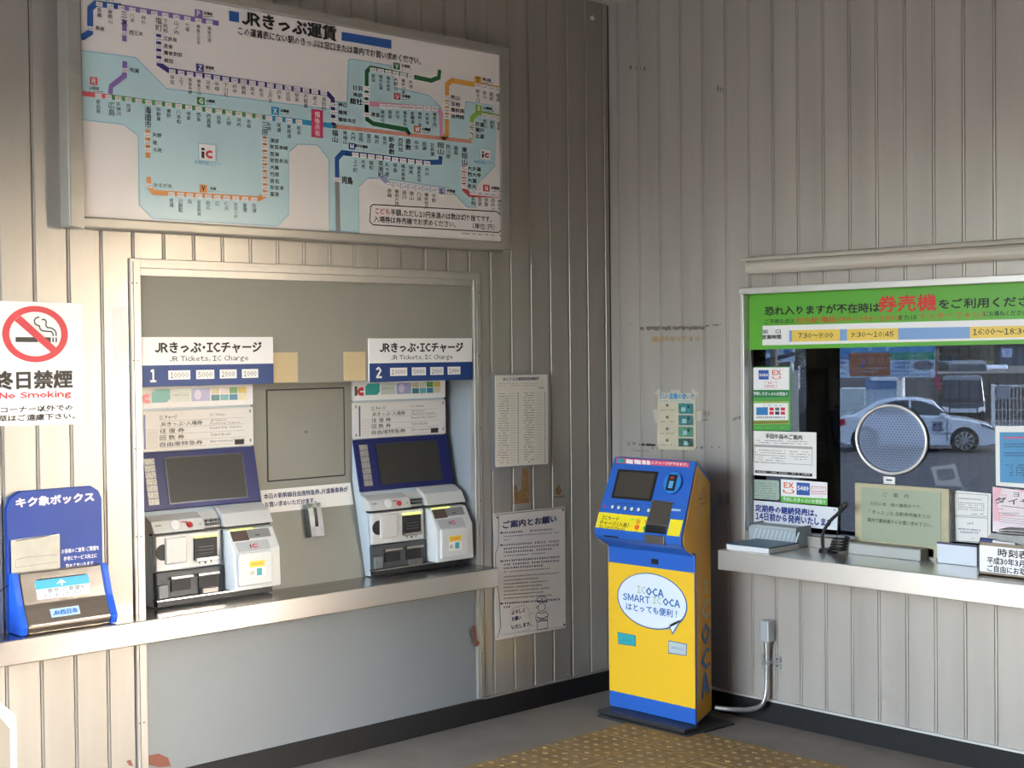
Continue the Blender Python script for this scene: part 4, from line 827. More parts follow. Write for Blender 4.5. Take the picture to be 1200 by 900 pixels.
# how-to paper taped above it
r, s = flat('instruction_poster', 'faded cream instruction sheet with four teal photos taped above the charging machine', 'poster', 'R', .004, [(771, 460), (815, 461), (816, 524), (812, 527.5), (773, 526.5), (770, 521)], mat('aged_paper', (.62, .55, .40), .55, noise=.12, nscale=(14, 14, 14)), .001, part='sheet')
s.text('IC入金機の使い方', 793.5, 464.3, 41, 6.8, mat('title_blue', '3d8fc4', .4), 2, .025); s.bars(774, 811, 470, CYA, 1.2, seed=1)
PHc = [mat('photo_teal_a', '3f8a8c', .4, noise=.4, nscale=(60, 60, 60)), mat('photo_teal_b', '4c7f84', .4, noise=.4, nscale=(60, 60, 60)), mat('photo_green', '5f9a7c', .4, noise=.4, nscale=(60, 60, 60)), mat('photo_dark', '466a62', .4, noise=.4, nscale=(60, 60, 60))]
for k, (ya, yb) in enumerate(((472.5, 485), (486.3, 498.5), (500, 512), (513.5, 523.5))):
    s.poly([(795, ya), (812.5, ya+.3), (813, yb), (795.5, yb-.2)], PHc[k], 1); s.crect(801+k, (ya+yb)/2+1, 5, 5, mat('photo_pale', '9fc7c4', .4), 2); s.crect(807, (ya+yb)/2-2, 3, 4, mat('photo_deep', '24484e', .4), 2)
    s.ell(782, ya+2.5, 3.6, 3.6, GREYINK, 1, 12); s.bars(774, 792, ya+8, GREYINK, 1.2, seed=k+4)
s.flush()
TP = mat('clear_tape', (.55, .52, .45), .3)
for k, q in enumerate((((767, 461), (772, 455.5), (775, 458), (770, 463)), ((786, 457), (797, 457), (797, 462), (786, 462)), ((812, 455.5), (819, 461), (816.5, 464), (810, 458.5)), ((765, 480), (771, 480), (771, 496), (768, 496)), ((816, 482), (822, 481), (822, 493), (816, 493)))):
    s2 = rsign(r, .0052); plate(r, s2, q, TP, .0006, 'tape')
# ---------------------------------------------------------------- ticket window
RT_Z = .79; GX = .052
win = thing('window_1', (0, -1.9, WZ0), None, None); tag(win, kind='structure')
FRM = mat('window_frame', (.66, .65, .63), .35, .4)
MB().box(-.022, .0, WY1, WY0+.012, WZ1-.006, WZ1+.022).build('top_frame', FRM, win, bevel=.003)
MB().box(-.006, .06, WY0-.004, WY0+.014, RT_Z+.002, WZ1-.006).build('side_frame', FRM, win, bevel=.002)
MB().box(.035, .06, WY0-.014, WY0-.004, RT_Z+.05, WZ1-.006).build('side_channel', mat('channel_grey', (.22, .22, .21), .4, .4), win)
MB().box(.036, .08, WY1, WY0-.004, RT_Z+.002, .845).build('bottom_rail', mat('rail_steel', (.50, .51, .52), .35, .9), win, bevel=.002)
MB().box(GX, GX+.006, WY1, WY0-.014, .845, WZ1).build('pane', glass('window_glass', (.19, .205, .225), 0, .5), win)
ya, yb = RW(945, 500, -.062).y, RW(977, 500, -.062).y
MB().box(.062, .11, yb, ya, .845, WZ1).build('mullion', mat('mullion_black', (.012, .013, .018), .4), win); MB().box(.060, .062, RW(953, 500, -.1).y-.004, RW(953, 500, -.1).y, .845, WZ1).build('mullion_edge', CHAR, win)
# right counter
rc = thing('window_counter', (-.1, -2.0, RT_Z-.085), 'stainless steel counter shelf under the ticket window', 'counter')
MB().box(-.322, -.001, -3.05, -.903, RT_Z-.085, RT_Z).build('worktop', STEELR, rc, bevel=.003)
tag(MB().box(.0, .035, -3.0, WY0-.006, RT_Z-.02, RT_Z).build('trim_3', STEEL), kind='structure')
# lamp cover above the window
z0 = RW(872, 297, .05).z
lc = thing('lamp_cover', (-.03, -1.6, 1.97), 'long cream tube lamp housing on the wall above the ticket window', 'light fitting')
yl = RW(876, 305, .05).y
CRM = mat('lamp_cream', (.60, .56, .49), .35, .1, noise=.05, nscale=(3, 3, 3))
MB().prism([(0, 2.045), (-.085, 2.032), (-.09, 2.022), (-.085, 2.018), (0, 2.028)], -3.0, yl+.008, fy).build('hood', CRM, lc)
n_ = 14; mb = MB(); mb.prism([(-.045+.034*math.cos(math.pi*2*i/n_), 1.992+.030*math.sin(math.pi*2*i/n_)) for i in range(n_)], -3.0, yl-.012, fy); mb.build('tube_housing', CRM, lc)
MB().box(-.07, -.001, yl-.012, yl, 1.975, 2.02).build('end_cap', CRM, lc, bevel=.003)
# green opening-hours banner
GRB = mat('banner_green', '5fae35', .4)
r, s = flat('opening_hours_banner', 'long green banner with red and black text and yellow hour boxes over the window', 'sign', 'R', -.030, [(877.5, 344.5), (1260, 325), (1260, 401.5), (878, 410)], GRB, .003, part='banner')
s.rect(893.5, 381.5, 1258, 399.5, WHITE, 1)
HB = mat('hours_blue', '82a8da', .4); HY = mat('hours_yellow', 'f0cf60', .4)
def kb(x, y): return (860+x/3.53, 260+y/3.53)
def band(xa, xb, m_, lv): s.poly([(xa, 387-(xa-925)*.0195), (xb, 387-(xb-925)*.0195), (xb, 400.6-(xb-925)*.0195-.0), (xa, 400.6-(xa-925)*.0195)], m_, lv)
s.L = {}; s.poly([(893.8, 381.8), (1255, 372.3), (1255, 396.5), (893.5, 404.8)], WHITE, 1)
band(925, 1255, HB, 2); band(928.5, 984.5, HY, 3); band(993, 1053, HY, 3); band(1137, 1255, HY, 3)
s.text('窓　口', 904.5, 388.5, 21, 4.5, BLACK, 3, .01); s.text('営業時間', 904.5, 395, 22, 5, BLACK, 3, .02)
s.text('7:30〜9:00', 956, 393, 41, 6, BLACK, 4, .012); s.text('9:30〜10:45', 1022.5, 391.8, 50, 6, BLACK, 4, .012); s.text('16:00〜18:30', 1172, 388.5, 64, 7, BLACK, 4, .012)
s.text('恐れ入りますが不在時は', 961.5, 362.5, 134, 10.5, BLACK, 2, .025); s.text('券売機', 1063, 355.3, 68, 19, mat('banner_red', 'd8262c', .4), 2, .02); s.text('をご利用ください', 1160, 354.5, 122, 11.5, BLACK, 2, .025)
s.text('ご不明な点は', 913.5, 376.5, 34, 5.5, BLACK, 2, .012); s.text('松永駅(電話084-933-2830', 992, 373.8, 121, 7.5, mat('banner_rust', 'cc4a2c', .4), 2, .012); s.text('または', 1063.5, 372, 22, 5.5, BLACK, 2, .012); s.text('インターフォン)', 1114.5, 369.5, 76, 8, mat('banner_rust', 'cc4a2c', .4), 2, .012); s.text('にお尋ねください', 1178, 367.2, 50, 6, BLACK, 2, .012)
s.flush()
# stickers on the glass
GO = -.0512
def kA(x, y): return (860+x/5.294, 390+y/5.294)
def kB(x, y): return (830+x/5, 540+y/5)
def kC(x, y): return (980+x/5.4545, 550+y/5.4545)
GS = mat('sticker_green', '4fa04a', .4); DG = mat('sticker_dark_green', '1f7a46', .4); B54 = mat('badge_blue', '2b58a8', .4); EXO = mat('ex_orange', 'e2612a', .4)
r, s = flat('reservation_sticker', 'tall green sticker with white boxes and orange letters, upper left of the glass', 'sticker', 'R', GO+.001, [kA(108, 212), kA(350, 210), kA(352, 608), kA(106, 606)], GS, .0008, part='film')
s.poly([kA(113, 217), kA(344, 215), kA(344, 354), kA(113, 354)], WHITE, 1); s.poly([kA(154, 232), kA(217, 232), kA(217, 290), kA(156, 290)], B54, 2); s.text('5489', *kA(187, 262), 10, 3.4, WHITE, 3, .03); s.text('EX', *kA(266, 247), 10, 5.2, EXO, 2, .03)
s.ell(*kA(266, 277), 10.5, 4, EXO, 2, 20, .7, 150, 420); s.poly([kA(190, 303), kA(268, 303), kA(268, 342), kA(190, 342)], mat('sticker_pink', 'e8a8b4', .4), 2); s.poly([kA(192, 305), kA(266, 305), kA(266, 340), kA(192, 340)], WHITE, 3); s.bars(kA(196, 0)[0], kA(262, 0)[0], kA(0, 330)[1], RED, 2, 4, 1, 1); s.bars(kA(215, 0)[0], kA(245, 0)[0], kA(0, 312)[1], RED, 1.3, 4, 1, 1)
s.poly([kA(113, 357), kA(340, 356), kA(340, 399), kA(113, 401)], DG, 1); s.text('予約したきっぷのお受取り', *kA(228, 378), 40, 4.2, WHITE, 2, .02)
s.poly([kA(112, 425), kA(346, 424), kA(346, 600), kA(112, 600)], mat('sticker_lime', '8fc46a', .4), 1); s.poly([kA(124, 438), kA(338, 436), kA(338, 540), kA(124, 543)], WHITE, 2); s.poly([kA(141, 463), kA(213, 461), kA(213, 510), kA(141, 510)], mat('jwest_blue', '2f7ab8', .4), 3)
for k in range(3):
    s.crect(*kA(236+k*35, 473), 5, 3.6, (RED, GREYINK, ICR)[k], 3); s.crect(*kA(236+k*35, 498), 5, 3.6, (ICR, NAVY, RED)[k], 3)
s.bars(kA(160, 0)[0], kA(300, 0)[0], kA(0, 450)[1], GREYINK, 1, 3, 5); s.bars(kA(142, 0)[0], kA(325, 0)[0], kA(0, 525)[1], NAVY, 2, 3, 6); s.bars(kA(180, 0)[0], kA(300, 0)[0], kA(0, 428)[1], EXO, 1.2, 3, 7, 1); s.poly([kA(116, 548), kA(342, 546), kA(342, 562), kA(116, 566)], mat('sticker_olive', '8a7a3c', .4), 2); s.poly([kA(112, 570), kA(346, 566), kA(346, 600), kA(112, 600)], GS, 2)
s.bars(kA(120, 0)[0], kA(330, 0)[0], kA(0, 588)[1], mat('sticker_lime', '8fc46a', .4), 1, 3, 9); s.flush()
r, s = flat('handling_notice', 'white printed table notice on the glass below the green sticker', 'notice', 'R', GO+.003, [kA(105, 608), kA(512, 618), kB(633, 105), kB(250, 82)], OFFW, .001, part='sheet')
s.text('手回り品のご案内', 918.5, 511.8, 43, 5.6, BLACK, 2, .02); s.bars(887, 950, 516, GREYINK, 1, seed=1, dy=.03); s.bars(886, 948, 518.5, GREYINK, 1, seed=2, dy=.03)
s.line([(884, 521), (952, 524), (951.5, 545), (884, 541)], .35, GREYINK, 2, True); s.poly([(884, 521), (952, 524), (952, 526.5), (884, 523.5)], LTINK, 1)
for k in range(6): s.bars(885, 923, 527+k*2.9, GREYINK, 1, seed=k+10, dy=.05, dens=.75); (s.bars(926, 950, 529+k*2.9, GREYINK, 1, seed=k+30, dy=.05, dens=.6) if k < 4 else None)
s.poly([(885, 551), (952, 555), (952, 558.5), (885, 554)], BLACK, 1); s.bars(887, 950, 552.8, WHITE, 1.2, seed=8, dy=.055); s.flush()
r, s = flat('pale_sticker', 'small pale green-grey rounded sticker on the glass, left of the orange-lettered one', 'sticker', 'R', GO+.001, [kB(262, 108), kB(408, 116), kB(415, 126), kB(415, 222), kB(405, 230), kB(262, 222), kB(254, 214), kB(254, 118)], mat('sticker_sage', 'a3b5a8', .4), .0008, part='film')
for k in range(7): s.bars(883.5, 911, 566+k*2.9, GREYINK, .9, seed=k, dy=.03)
s.flush()
r, s = flat('pickup_sticker', 'wide white sticker with orange letters, blue badge and green bottom band', 'sticker', 'R', GO+.001, [kB(425, 108), kB(697, 127), kB(697, 262), kB(426, 238)], WHITE, .0008, part='film')
s.poly([kB(426, 206), kB(697, 222), kB(697, 262), kB(426, 241)], mat('sticker_bright_green', '58b43c', .4), 1); s.text('EX', *kB(472, 143), 11, 6, EXO, 2, .03); s.ell(*kB(472, 178), 14, 5.5, EXO, 2, 20, .7, 150, 420); s.poly([kB(519, 126), kB(596, 131), kB(596, 203), kB(519, 199)], B54, 2); s.text('5489', *kB(557, 161), 13, 5, WHITE, 3, .03)
s.line([kB(606, 150), kB(690, 155), kB(690, 196), kB(606, 192)], .5, RED, 2, True); s.bars(kB(612, 0)[0], kB(684, 0)[0], kB(0, 180)[1], RED, 1.6, 3, 3, 1, .03); s.bars(kB(612, 0)[0], kB(684, 0)[0], kB(0, 162)[1], mat('sticker_pink', 'e8a8b4', .4), 1.3, 3, 4, 1, .03); s.text('予約したきっぷのお受取り', *kB(562, 232), 50, 4.6, WHITE, 2, .015); s.flush()
r, s = flat('pass_notice', 'white notice with two lines of bold navy text above the books and microphone', 'notice', 'R', GO+.005, [kB(255, 230), kB(760, 275), kB(755, 407), kB(255, 358)], mat('notice_white', 'dfe1e6', .4), .0015, part='sheet')
s.text('定期券の継続発売は、', *kB(455, 291), 72, 8.2, mat('ink_royal', '1c3a86', .4), 2, .035, rot=0); s.text('14日前から発売いたします', *kB(500, 342), 90, 9, mat('ink_royal', '1c3a86', .4), 2, .035); s.crect(*kB(740, 288), 1.6, 1.6, GREYINK, 2); s.flush()
r, s = flat('blue_poster', 'blue poster in a white sleeve on the right side of the glass', 'poster', 'R', GO+.001, [(1166.5, 499.5), (1262, 499), (1262, 577), (1167, 569)], OFFW, .001, part='sleeve')
s.poly([(1171.5, 506.5), (1262, 506), (1262, 570), (1172, 565)], mat('poster_blue', '3f8cbc', .4, noise=.12, nscale=(5, 5, 5)), 1); s.poly([(1177, 512.5), (1262, 510), (1262, 512), (1177, 514)], MAG, 2)
for k, y in enumerate((520.5, 523.5, 531, 533.8)): s.bars(1177, 1225, y, NAVY, 1.8, seed=k, dens=1)
for k in range(5): s.bars(1178+(k > 0)*5, 1189, 545+k*3, BLACK, 1.3, seed=k+7, dens=.9); s.bars(1191, 1230, 545+k*3, BLACK, 1.6, seed=k+17, dens=.9)
s.flush()
r, s = flat('pink_timetable_notice', 'pink and white diagram notice on the glass under the blue poster', 'notice', 'R', GO+.002, [kC(1000, 112), (1262, 583), (1262, 632), kC(1000, 395)], mat('pink_sheet', 'ead9dd', .4), .001, part='sheet')
s.poly([kC(1003, 115), kC(1060, 120), kC(1030, 220), kC(1050, 330), kC(1003, 330)], mat('pink_bloom', 'eab2bc', .4), 1); s.poly([kC(1140, 125), (1262, 584), (1262, 590), kC(1180, 145)], mat('pink_bloom', 'eab2bc', .4), 1); s.text('ダイヤ', 1187, 587.5, 42, 8, BLACK, 2, .01); s.text('ヨ', 1191, 579.5, 7, 5, BLACK, 2, .0); s.bars(1173, 1184, 580, MAG, 1.2, seed=3, dy=.03)
s.line([kC(1055, 232), (1262, 602)], .5, BLACK, 2); s.bars(1169, 1176, 596.5, MAG, 1.6, 2, 4, 1); s.line([kC(1060, 285), (1262, 612)], .4, GREYINK, 2); s.bars(1171, 1195, 601, GREYINK, 1.2, 2, 5, 1, .03); s.bars(1171, 1192, 604, MAG, 1.2, 2, 6, 1, .03)
for k in range(3): s.line([kC(1045, 305+k*14), (1262, 616+k*2.5)], .35, GREYINK, 2)
s.flush()
# speaking disc
c = RW(1044, 515, -.034)
dc = thing('speaking_disc', (.034, c.y, c.z-.15), 'round perforated clear speaking disc with chrome ring on the ticket glass', 'speaking grille')
ru, rv = .163, .139; ring = [Vector((.034, c.y-ru*math.cos(t*math.pi/30), c.z+rv*math.sin(t*math.pi/30))) for t in range(60)]
MB().tube(ring, .0075, 10, closed=True).build('chrome_ring', CHROME, dc); MB().tube([p+Vector((.008, 0, 0)) for p in ring], .009, 8, closed=True).build('rubber_ring', BLACK, dc)
mb = MB(); q = [Vector((.040, (p.y-c.y)*.97+c.y, (p.z-c.z)*.97+c.z)) for p in ring]; mb.add(q, [tuple(range(60))]); mb.build('disc', glass('disc_plastic', (.8, .85, .95), .05, .6, ((.30, .38, .56), .50)), dc)
mb = MB(); sp = .0145
for i in range(-12, 13):
    for j in range(-14, 15):
        y = i*sp+(sp/2 if j % 2 else 0); z = j*sp*.72
        if (y/ru)**2+(z/rv)**2 < .80: mb.add([(.0390, c.y+y+0.0027*math.cos(k*1.047), c.z+z+0.0027*math.sin(k*1.047)) for k in range(6)], [(0, 1, 2, 3, 4, 5)])
o = mb.build('speaking_holes', BLACK, dc); o['kind'] = 'stuff'
s = Sign(dc, (.036, 0, 0), -Y1, Z1); plate(dc, s, [kC(300, 45), kC(377, 52), kC(375, 97), kC(302, 92)], WHITE, .01, 'disc_label'); s.crect(*kC(338, 69), 7, 1.8, BLACK, 1); s.flush()
# framed guidance board
q0, q1 = RW(1001.6, 565.6, .0), RW(1112, 573, .0)
gy0, gy1, gz1 = q0.y, q1.y, q0.z; gz0 = .80
gb = thing('guidance_board', (.02, (gy0+gy1)/2, RT_Z), 'pale green framed notice board standing in a wooden base on the window counter', 'notice')
bf = mat('board_cream', (.46, .42, .27), .45, noise=.1, nscale=(20, 20, 20))
MB().box(.0, .018, gy1, gy0, gz0, gz1).build('frame', bf, gb, bevel=.002)
MB().box(-.0025, .0005, gy1+.035, gy0-.035, gz0+.045, gz1-.016).build('notice_sheet', mat('sheet_sage', (.34, .38, .28), .3, coat=.3), gb)
s = Sign(gb, (-.0025, 0, 0), -Y1, Z1, .0007)
GI = mat('ink_sage', '55604a', .5)
s.text('ご　案　内', 1050, 580.5, 30, 5, GI, 2, .01); s.text('ただいま　他の業務中です。', 1050, 592, 60, 4.6, GI, 2, .01); s.text('「きっぷ」は、自動券売機または', 1054, 602.5, 72, 4.8, GI, 2, .01); s.text('車内で乗務員からお買い求め下さい。', 1054, 612.3, 76, 5, GI, 2, .015)
s.flush()
MB().box(-.06, .03, RW(1079, 650, .06).y, RW(994, 645, .06).y, RT_Z, RT_Z+.048).build('base_block', mat('base_wood', (.27, .25, .22), .5, noise=.15, nscale=(40, 8, 40)), gb, bevel=.002)
MB().box(-.062, -.06, RW(1078, 650, .062).y, RW(995, 645, .062).y, RT_Z+.003, RT_Z+.043).build('base_face', mat('base_grey', (.42, .43, .41), .5), gb)
# double notice sheet leaning on the glass
r, s = flat('double_notice', 'white sheet with two outlined notices, right of the green guidance board', 'notice', 'R', -.045, [kC(742, 133), kC(988, 156), kC(985, 478), kC(752, 458)], OFFW, .0015, part='sheet')
s.line([kC(755, 150), kC(972, 165), kC(970, 302), kC(756, 292)], .5, GREYINK, 2, True); s.line([kC(757, 302), kC(970, 312), kC(970, 468), kC(760, 455)], .5, GREYINK, 2, True)
for k, y in enumerate((185, 212, 225, 240, 254)): s.bars(kC(780, 0)[0], kC(960 if k else 945, 0)[0], kC(0, y)[1], GREYINK, 1.6 if k == 0 else 1.2, seed=k, dy=.06, dens=.95)
s.bars(kC(865, 0)[0], kC(960, 0)[0], kC(0, 285)[1], BLACK, 1, seed=9); s.bars(kC(840, 0)[0], kC(885, 0)[0], kC(0, 346)[1], NAVY, 1.8, seed=10, dens=1); s.bars(kC(780, 0)[0], kC(930, 0)[0], kC(0, 380)[1], NAVY, 1.8, seed=11, dens=1, dy=.08); s.bars(kC(792, 0)[0], kC(915, 0)[0], kC(0, 400)[1], NAVY, 1.8, seed=12, dens=1, dy=.06); s.bars(kC(870, 0)[0], kC(900, 0)[0], kC(0, 440)[1], GREYINK, 1.2, seed=13); s.flush()
# white slip tray
a, b = RW(1098, 640, .045), RW(1145, 645, .045)
tr = thing('slip_tray', (-.02, (a.y+b.y)/2, RT_Z), 'low white plastic tray on the counter between guidance board and timetable box', 'tray')
mb = MB(); mb.box(-.045, -.004, b.y, a.y, RT_Z, RT_Z+.004).box(-.045, -.040, b.y, a.y, RT_Z, RT_Z+.078).box(-.008, -.004, b.y, a.y, RT_Z, RT_Z+.078).box(-.045, -.004, a.y-.004, a.y, RT_Z, RT_Z+.078).box(-.045, -.004, b.y, b.y+.004, RT_Z, RT_Z+.078); mb.build('tray_body', mat('tray_white', (.66, .70, .78), .4), tr, bevel=.002)
MB().box(-.046, -.036, b.y, a.y, RT_Z+.076, RT_Z+.083).build('rim', mat('tray_rim', (.05, .05, .09), .4), tr)
# timetable box with leaflets
bl = FLR(1147, 677, RT_Z); bx0 = -.22; by0 = RW(1147, 655, .22).y
tb = thing('timetable_box', (-.1, by0-.2, RT_Z), 'brown cardboard box of free timetables with a white printed label, right end of counter', 'box')
KR = mat('kraft', (.30, .235, .17), .7, noise=.1, nscale=(20, 20, 20))
bz = RT_Z+.125
mb = MB(); mb.box(bx0, -.02, by0-.42, by0, RT_Z+.001, RT_Z+.008).box(bx0, bx0+.005, by0-.42, by0, RT_Z, bz).box(-.025, -.02, by0-.42, by0, RT_Z, bz).box(bx0, -.02, by0-.005, by0, RT_Z, bz).box(bx0, -.02, by0-.42, by0-.415, RT_Z, bz); mb.build('carton', KR, tb)
s = Sign(tb, (bx0-.001, 0, 0), -Y1, Z1, .0006); s.O = Vector((bx0-.001, 0, 0))
s.urect(-by0+.004, RT_Z+.016, -by0+.40, bz-.012, WHITE, 1); y1 = -by0
s.utx('時刻表', y1+.078, y1+.195, bz-.047, bz-.018, BLACK, .02); s.utx('平成30年3月17日', y1+.035, y1+.235, bz-.078, bz-.052, BLACK, .02); s.utx('ご自由にお取りください', y1+.035, y1+.315, bz-.106, bz-.082, BLACK, .02); s.flush()
mb = MB()
for k in range(9): mb.obox((bx0+.02+k*.004, by0-.012, bz-.05), -Y1, Vector((.25, 0, 1)).normalized(), Vector((-1, 0, .25)).normalized(), 0, .38, 0, .062+.002*k, 0, .0015)
for k in range(5): mb.obox((bx0+.05, by0-.02-.008*k, bz+.006+k*.009), Vector((.06, -1, .0)).normalized(), Vector((1, .06, 0)).normalized(), Z1, 0, .36, 0, .10, 0, .003)
o = mb.build('leaflets', mat('newsprint', (.46, .45, .43), .6, noise=.15, nscale=(30, 30, 30)), tb); o['kind'] = 'stuff'
cp = thing('marker_pen', (bx0+.01, by0-.03, bz), 'short navy capped marker pen lying on the corner of the timetable box', 'pen'); MB().cyl((bx0+.012, by0-.002, bz+.006), (0, -1, -.05), .009, .05, 12).build('cap', mat('pen_navy', (.03, .05, .15), .35), cp); MB().cyl((bx0+.012, by0-.05, bz+.004), (0, -1, -.05), .007, .09, 12).build('barrel', mat('pen_white', (.7, .7, .68), .35), cp)
# books and forms at the left end
st = thing('document_folder', (-.12, -1.0, RT_Z), 'thick white-edged book with a dark blue cover at the left end of window counter', 'book')
MB().box(-.29, -.08, -1.145, -.925, RT_Z+.001, RT_Z+.022).build('pages', mat('paper_edges', (.66, .65, .66), .6, noise=.06, nscale=(1, 1, 300)), st); MB().box(-.292, -.08, -1.146, -.924, RT_Z+.022, RT_Z+.026).build('cover', mat('cover_blue', (.045, .11, .19), .4), st)
st = thing('form_tray', (-.0, -1.0, RT_Z), 'grey-blue striped tray of forms standing behind the dark blue book', 'tray')
mb = MB(); y0, y1_ = -1.13, -.875
mb.box(-.076, .03, y1_-.004, y1_, RT_Z, RT_Z+.09).box(-.076, -.072, y0, y1_, RT_Z, RT_Z+.075).box(-.076, .03, y0, y0+.004, RT_Z, RT_Z+.09).box(-.076, .03, y0, y1_, RT_Z, RT_Z+.003); mb.build('tray_body', mat('form_grey', (.36, .42, .46), .4), st)
mb = MB()
for k in range(11):
    y = y1_-.02-k*.022; mb.add([(-.0768, y, RT_Z+.004), (-.0768, y-.008, RT_Z+.004), (-.0768, y-.032, RT_Z+.07), (-.0768, y-.024, RT_Z+.07)], [(0, 1, 2, 3)])
o = mb.build('stripe', mat('form_stripe', (.52, .58, .62), .4), st); o['kind'] = 'stuff'
MB().box(-.068, .025, y0+.008, y1_-.008, RT_Z+.003, RT_Z+.083).build('forms', mat('form_paper', (.45, .48, .50), .5, noise=.1, nscale=(2, 2, 200)), st)
# gooseneck microphone
mp = FLR(972, 650, RT_Z)
mpx, mpy = .0, RW(968, 650, .07).y
mc = thing('gooseneck_microphone', (mpx-.04, mpy, RT_Z), 'black gooseneck microphone with coiled cord in front of the glass', 'microphone')
mx = -.085
MB().cyl((mx, mpy-.02, RT_Z), (0, 0, 1), .040, .016, 20, .034).build('base', BLACK, mc)
nk = smooth([Vector((mx, mpy+.005, RT_Z+.014)), Vector((mx, mpy+.006, RT_Z+.07)), Vector((mx, mpy-.025, RT_Z+.125)), Vector((mx-.0, mpy-.07, RT_Z+.165)), Vector((mx-.0, mpy-.09, RT_Z+.19))])
MB().tube(nk, .007, 10).build('gooseneck', BLACK, mc); MB().tube([nk[-4], nk[-1], nk[-1]+Vector((0, -.022, .02))], [.011, .014, .009], 12).build('mic_head', BLACK, mc)
coil = [Vector((mx+.012+.026*math.cos(t*.55), mpy-.055+.034*math.sin(t*.55)-.0004*t, RT_Z+.006+.0011*t)) for t in range(58)]
MB().tube(coil, .0048, 6).build('coiled_cord', BLACK, mc)
MB().tube(smooth([Vector((mx, mpy-.06, RT_Z+.05)), Vector((mx, mpy-.072, RT_Z+.13)), Vector((mx, mpy-.068, RT_Z+.17))]), .0022, 6).build('cable', BLACK, mc)

# ---------------------------------------------------------------- ticket office behind the glass
OW = mat('office_dim', (.035, .037, .042), .7)  # near-black to keep the room dim; the shade is in the colour
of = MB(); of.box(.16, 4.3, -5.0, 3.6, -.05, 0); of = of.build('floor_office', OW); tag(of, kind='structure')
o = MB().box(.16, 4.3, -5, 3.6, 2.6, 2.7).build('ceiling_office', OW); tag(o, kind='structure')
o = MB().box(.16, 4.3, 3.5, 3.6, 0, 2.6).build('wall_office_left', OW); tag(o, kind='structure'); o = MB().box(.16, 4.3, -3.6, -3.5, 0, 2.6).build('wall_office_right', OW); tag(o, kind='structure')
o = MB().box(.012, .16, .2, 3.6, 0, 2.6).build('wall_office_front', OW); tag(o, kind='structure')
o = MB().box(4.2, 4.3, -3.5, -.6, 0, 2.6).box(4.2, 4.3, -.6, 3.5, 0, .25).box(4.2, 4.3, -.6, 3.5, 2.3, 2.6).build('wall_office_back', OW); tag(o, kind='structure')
# ---------------------------------------------------------------- street beyond the office
GZ = -1.18
def G(x, y, t): return CAM + ray(x, y)*t
h_ = ray(1073, 480); h_.z = 0; HF = h_.normalized(); HR = Vector((HF.y, -HF.x, 0))
AS = mat('asphalt', (.028, .031, .037), .85, noise=.25, nscale=(1.5, 1.5, 1.5), bump=.3, bscale=200)
g = MB().box(4.5, 140, -50, 140, GZ-.2, GZ).build('ground_street', AS); tag(g, kind='structure')
tag(MB().box(-90, -5.75, -60, 40, -.3, -.02).box(-5.75, 4.4, -60, -7.2, -.3, -.02).box(.16, 4.4, -7.2, -5.1, -.3, -.02).build('ground_forecourt', mat('forecourt', (.19, .175, .155), .8, noise=.1, nscale=(1, 1, 1))), kind='structure')
def board(nm, lab, cat, x0, y0, x1, y1, t, m, th=.08, group=None):
    a = G(x0, y0, t); b = G(x1, y1, t); O = a; u1 = (b-a).dot(HR); v1 = b.z-a.z
    r = thing(nm, (a.x, a.y, b.z), lab, cat, group)
    MB().obox(O, HR, Z1, HR.cross(Z1), 0, u1, v1, 0, -th, 0).build('panel', m, r)
    return r, Sign(r, O, HR, Z1, .01), u1, v1
def post(r, x, y0, t, wd, m, zb=GZ, nm='post'):
    p = G(x, y0, t); MB().cyl((p.x, p.y, zb), (0, 0, 1), wd/2, p.z-zb, 10).build(nm, m, r)
SBR = mat('street_brown', (.26, .10, .05), .6); SBL = mat('street_blue', (.035, .13, .36), .5); SPL = mat('street_pale', (.38, .48, .60), .5); SGR = mat('street_green', (.03, .22, .13), .5); SW = mat('street_white', (.62, .65, .70), .5); PW = mat('post_white', (.7, .7, .7), .5); CONW = mat('retaining_concrete', (.10, .095, .09), .85, noise=.3, nscale=(.6, .6, 1.5))
T = 47
r, s, u, v = board('roadside_billboard', 'long roadside billboard with blue, brown and green fields seen through the ticket window', 'billboard', 972, 405, 1095.5, 441.5, T, SPL, .15)
s.rect(972, 404, 1095.5, 413.3, mat('street_strip_blue', (.05, .22, .42), .5), 1); s.rect(972, 413.3, 995.5, 421, SBL, 2); s.rect(995.8, 413.5, 1043, 440.5, SBR, 2); s.rect(1043.5, 413.5, 1095.5, 421, SGR, 2)
s.text('くのロ', 985, 417, 17, 4, SPL, 3, .01); s.text('動物', 984.5, 425, 11, 4, SBL, 3, .03); s.bars(980, 990, 430.5, SBR, 3, 3, 1, 1); s.bars(979, 991, 438, SBL, 1.8, 3, 2, 1)
s.text('J', 1010, 425, 5, 12, SBL, 3, .02); s.text('んぺい', 1020, 423, 16, 8, mat('street_rose', (.36, .2, .18), .6), 3, .01); s.bars(1016, 1038, 431.5, SPL, 1.6, 3, 4, 1); s.bars(1001, 1032, 435.5, SPL, 1.8, 3, 5, 1); s.bars(990, 1055, 409, mat('street_ice', (.3, .55, .7), .5), 4, 3, 8, .4, ch=9)
s.text('イスソーへロー', 1064, 417.3, 38, 3.6, SPL, 3, .0); s.text('日曜洗面', 1057, 425, 19, 3.6, SBL, 3, .015); s.text('日曜育室', 1057, 430, 19, 3.6, SBL, 3, .015); s.bars(1045, 1069, 435, SBL, 2, 3, 6, 1); s.bars(1045, 1093, 439, SBL, 1.6, 3, 7, 1)
s.ell(1082, 428, 24, 11, mat('street_car_print', (.10, .11, .14), .5), 3, 20); s.flush()
for x in (982, 1040): post(r, x, 441, T+.2, .12, PW)
post(r, 1055.5, 441, T-.3, .26, PW)
